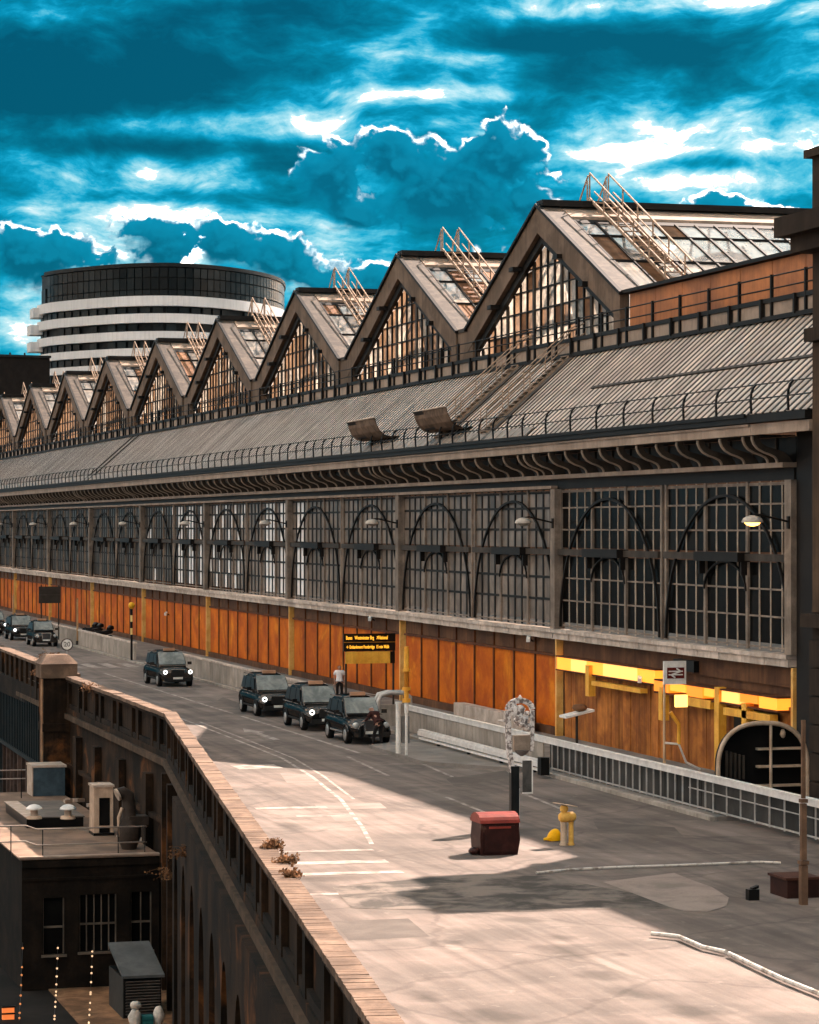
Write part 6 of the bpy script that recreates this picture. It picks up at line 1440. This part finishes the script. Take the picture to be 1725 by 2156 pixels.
def figure(lab, loc, rz, J, shirt_m, trouser_m, hair_m, shoe_m, sleeve=False):
    """J: joints of the pose in metres, figure facing -Y."""
    names = list(J); E = [('pelvis', 'waist'), ('waist', 'chest'), ('chest', 'neck'), ('neck', 'chin'), ('chin', 'head'), ('head', 'crown')]
    rad = dict(pelvis=(.15, .115), waist=(.135, .10), chest=(.165, .115), neck=.055, chin=.075, head=.095, crown=.06)
    for s_ in 'lr':
        E += [('chest', 'sh' + s_), ('sh' + s_, 'el' + s_), ('el' + s_, 'wr' + s_), ('wr' + s_, 'pa' + s_), ('pelvis', 'hp' + s_), ('hp' + s_, 'kn' + s_), ('kn' + s_, 'an' + s_), ('an' + s_, 'to' + s_)]
        rad.update({'sh' + s_: .062, 'el' + s_: .042, 'wr' + s_: .030, 'pa' + s_: (.036, .02), 'hp' + s_: .085, 'kn' + s_: .056, 'an' + s_: .042, 'to' + s_: (.045, .03)})
    V = [J[n] for n in names]; ix = {n: i for i, n in enumerate(names)}; RR = [rad[n] for n in names]; EE = [(ix[a], ix[b]) for a, b in E]
    for s_ in 'lr':                                   # five fingers rooted in the palm
        w, p = Vector(J['wr' + s_]), Vector(J['pa' + s_]); d = (p - w).normalized(); sd_ = d.cross(Vector((0, 0, 1)) if abs(d.z) < .8 else Vector((0, 1, 0))).normalized()
        for q, (off, ln) in enumerate(((-.03, .065), (-.010, .075), (.010, .072), (.030, .055), (-.05, .045))):
            b0 = p + sd_*off*.8; b1 = b0 + d*ln*.55 + sd_*(off*.2); b2 = b1 + d*ln*.45 - Vector((0, .012, .008))
            i0 = len(V); V += [tuple(b1), tuple(b2)]; RR += [.010, .008]; EE += [(ix['pa' + s_], i0), (i0, i0 + 1)]
    body = grow('person', V, EE, RR, skin); tag(body, lab, 'person', None); body.location = loc; body.rotation_euler = (0, 0, rz)
    def part(nm, seq, rads, ed, m): return grow(nm, [J[k] if isinstance(k, str) else k for k in seq], ed, rads, m, body)
    lp = lambda a, b, t: tuple(Vector(J[a]).lerp(Vector(J[b]), t))
    part('shirt', ['waist', 'chest', lp('chest', 'neck', .7), 'shl', lp('shl', 'ell', .75), 'shr', lp('shr', 'elr', .75), lp('pelvis', 'waist', .3)], [(.18, .14), (.215, .16), (.10, .09), .105, .074, .105, .074, (.19, .15)], [(0, 1), (1, 2), (1, 3), (3, 4), (1, 5), (5, 6), (0, 7)], shirt_m)
    if sleeve:
        for s_ in 'lr': part('sleeve', [lp('sh' + s_, 'el' + s_, .6), 'el' + s_, lp('el' + s_, 'wr' + s_, .95)], [.075, .066, .05], [(0, 1), (1, 2)], shirt_m)
    part('trousers', ['pelvis', 'hpl', 'knl', 'anl', 'hpr', 'knr', 'anr', lp('pelvis', 'waist', .25)], [(.16, .125), .098, .075, .06, .098, .075, .06, (.155, .12)], [(0, 1), (1, 2), (2, 3), (0, 4), (4, 5), (5, 6), (0, 7)], trouser_m)
    for s_ in 'lr': part('shoe', ['an' + s_, 'to' + s_], [.055, (.055, .042)], [(0, 1)], shoe_m)
    hd, cr2 = Vector(J['head']), Vector(J['crown']); up = (cr2 - hd).normalized()
    part('hair', [tuple(hd + up*.03 + Vector((0, .025, 0))), tuple(cr2 + Vector((0, .012, 0)))], [(.104, .10), (.075, .075)], [(0, 1)], hair_m)
    fw = Vector((0, -1, 0)); c = hd - up*.015
    m_ = MB(); m_.add([c + fw*.085 + Vector((0, 0, .03)), c + fw*.125 - Vector((0, 0, .015)), c + fw*.085 + Vector((-.018, 0, -.02)), c + fw*.085 + Vector((.018, 0, -.02))], [(0, 2, 1), (0, 1, 3), (2, 3, 1)]); m_.build('nose', skin, body, True)
    for dx in (-.034, .034): MB().lathe(tuple(c + Vector((dx, -.088, .025))), [(.002, -.012), (.011, -.008), (.012, .0)], 8, 'Y').build('eye', black_p, body, True)
    MB().obox(c + Vector((0, -.09, -.055)), (.026, 0, 0), (0, .006, 0), (0, 0, .006)).build('mouth', mat('lip', (.3, .12, .1)), body, True)
    for dx in (-.1, .1): MB().obox(c + Vector((dx, .0, .0)), (.012, 0, 0), (0, .024, 0), (0, 0, .034)).build('ear', skin, body, True)
    return body
stand = dict(pelvis=(0, 0, .94), waist=(0, .01, 1.10), chest=(0, .01, 1.34), neck=(0, .01, 1.50), chin=(0, -.01, 1.56), head=(0, -.015, 1.635), crown=(0, 0, 1.70),
             shl=(-.19, .01, 1.43), ell=(-.25, .04, 1.16), wrl=(-.24, -.03, .92), pal=(-.235, -.05, .84), shr=(.19, .01, 1.43), elr=(.25, .04, 1.16), wrr=(.24, -.06, .93), par=(.23, -.08, .85),
             hpl=(-.10, 0, .88), knl=(-.11, -.03, .48), anl=(-.11, .02, .08), tol=(-.12, -.14, .045), hpr=(.10, 0, .88), knr=(.11, .01, .48), anr=(.12, .08, .08), tor=(.13, -.08, .045))
white_c = mat('white_cotton', (.78, .74, .74), (.68, .65, .65), rough=.9, scale=8); dark_c = mat('dark_cloth', (.02, .018, .018), (.012, .011, .011), rough=.9, scale=8); hair_c = mat('dark_hair', (.015, .011, .009), rough=.7, grain=0)
maro = mat('brown_cloth', (.045, .018, .016), (.03, .012, .011), rough=.9, scale=8)
q = on_x(715, 1440, 33.0)
figure('man in white T-shirt and dark trousers standing before the orange wall', (33.0, q.y, .12), R(-12), stand, white_c, dark_c, hair_c, dark_c)
lean = dict(pelvis=(0, .10, .90), waist=(0, -.02, 1.04), chest=(-.02, -.20, 1.22), neck=(-.03, -.32, 1.34), chin=(-.03, -.38, 1.38), head=(-.03, -.43, 1.44), crown=(-.03, -.45, 1.51),
            shl=(-.20, -.24, 1.28), ell=(-.26, -.38, 1.06), wrl=(-.20, -.58, 1.0), pal=(-.19, -.65, .99), shr=(.17, -.24, 1.28), elr=(.24, -.36, 1.05), wrr=(.20, -.55, .98), par=(.19, -.62, .97),
            hpl=(-.10, .09, .85), knl=(-.12, .02, .46), anl=(-.13, .12, .08), tol=(-.14, -.05, .045), hpr=(.10, .09, .85), knr=(.13, -.06, .46), anr=(.15, -.10, .08), tor=(.17, -.27, .045))
q = on_z(795, 1572, 0)
figure('person in dark clothes with pale cap leaning over the front of the first taxi', (q.x + .02, q.y + .05, 0), R(205), lean, maro, dark_c, white_c, dark_c, True)
# parked motorcycles beyond the far barrier
def motorcycle():
    t = thing('motorcycle', '', 'motorcycle', (0, 0, 0), 'motorcycles parked on the far footway')
    for y in (-.7, .7):
        w = bpy.data.objects.new('wheel', MB().lathe((0, y, .31), [(.20, -.06), (.30, -.055), (.31, 0), (.30, .055), (.20, .06)], 18, 'X').mesh('wheel', tyre)); col.objects.link(w); w.parent = t; WL[w.name] = (0, 0, 0)
        MB().lathe((0, y, .31), [(.20, -.03), (.06, -.05), (.06, .05), (.20, .03)], 12, 'X').build('rim', rimmt, w, True)
    loft(MB(), [ring(-.5, .65, .95, .10), ring(-.25, .6, 1.02, .17), ring(.1, .62, .95, .18), ring(.5, .66, .86, .15), ring(.95, .72, .88, .12)]).build('body', dark_c, t, True)
    MB().box(-.16, -.3, .3, .16, .3, .62).build('engine', iron_d, t, True)
    MB().box(-.14, .05, .87, .14, .8, .96).build('seat', plastic, t, True)
    for s_ in (-.09, .09): MB().tube([(s_, -.7, .31), (s_, -.45, .95)], .03, 6).build('fork', iron_d, t, True)
    MB().tube([(-.36, -.38, 1.08), (-.15, -.46, 1.02), (.15, -.46, 1.02), (.36, -.38, 1.08)], .02, 6).build('handlebar', iron_d, t, True)
    MB().lathe((0, -.66, .88), [(.03, -.05), (.10, -.04), (.11, .06), (.05, .12)], 12, 'Y').build('headlamp', lampc, t, True)
    loft(MB(), [ring(.6, .95, 1.15, .16), ring(.8, .94, 1.3, .22), ring(1.0, .95, 1.25, .2)]).build('top_box', black_p, t, True)
    return t
mc = motorcycle(); km = KIDS(mc)
for i, (px, dy, lab) in enumerate(((186, 0, 'dark motorcycle parked beyond the far barrier, leftmost of the three'), (200, 1.0, 'dark motorcycle parked beyond the far barrier, middle of the three'), (214, -.5, 'dark motorcycle parked beyond the far barrier, rightmost of the three'))):
    t = mc if i == 0 else copy_tree(mc, None, km); q = on_x(px, 1330, 32.3)
    t.location = (32.3, q.y + dy, .12); t.rotation_euler = (R(6), 0, R(-60)); t['label'] = lab
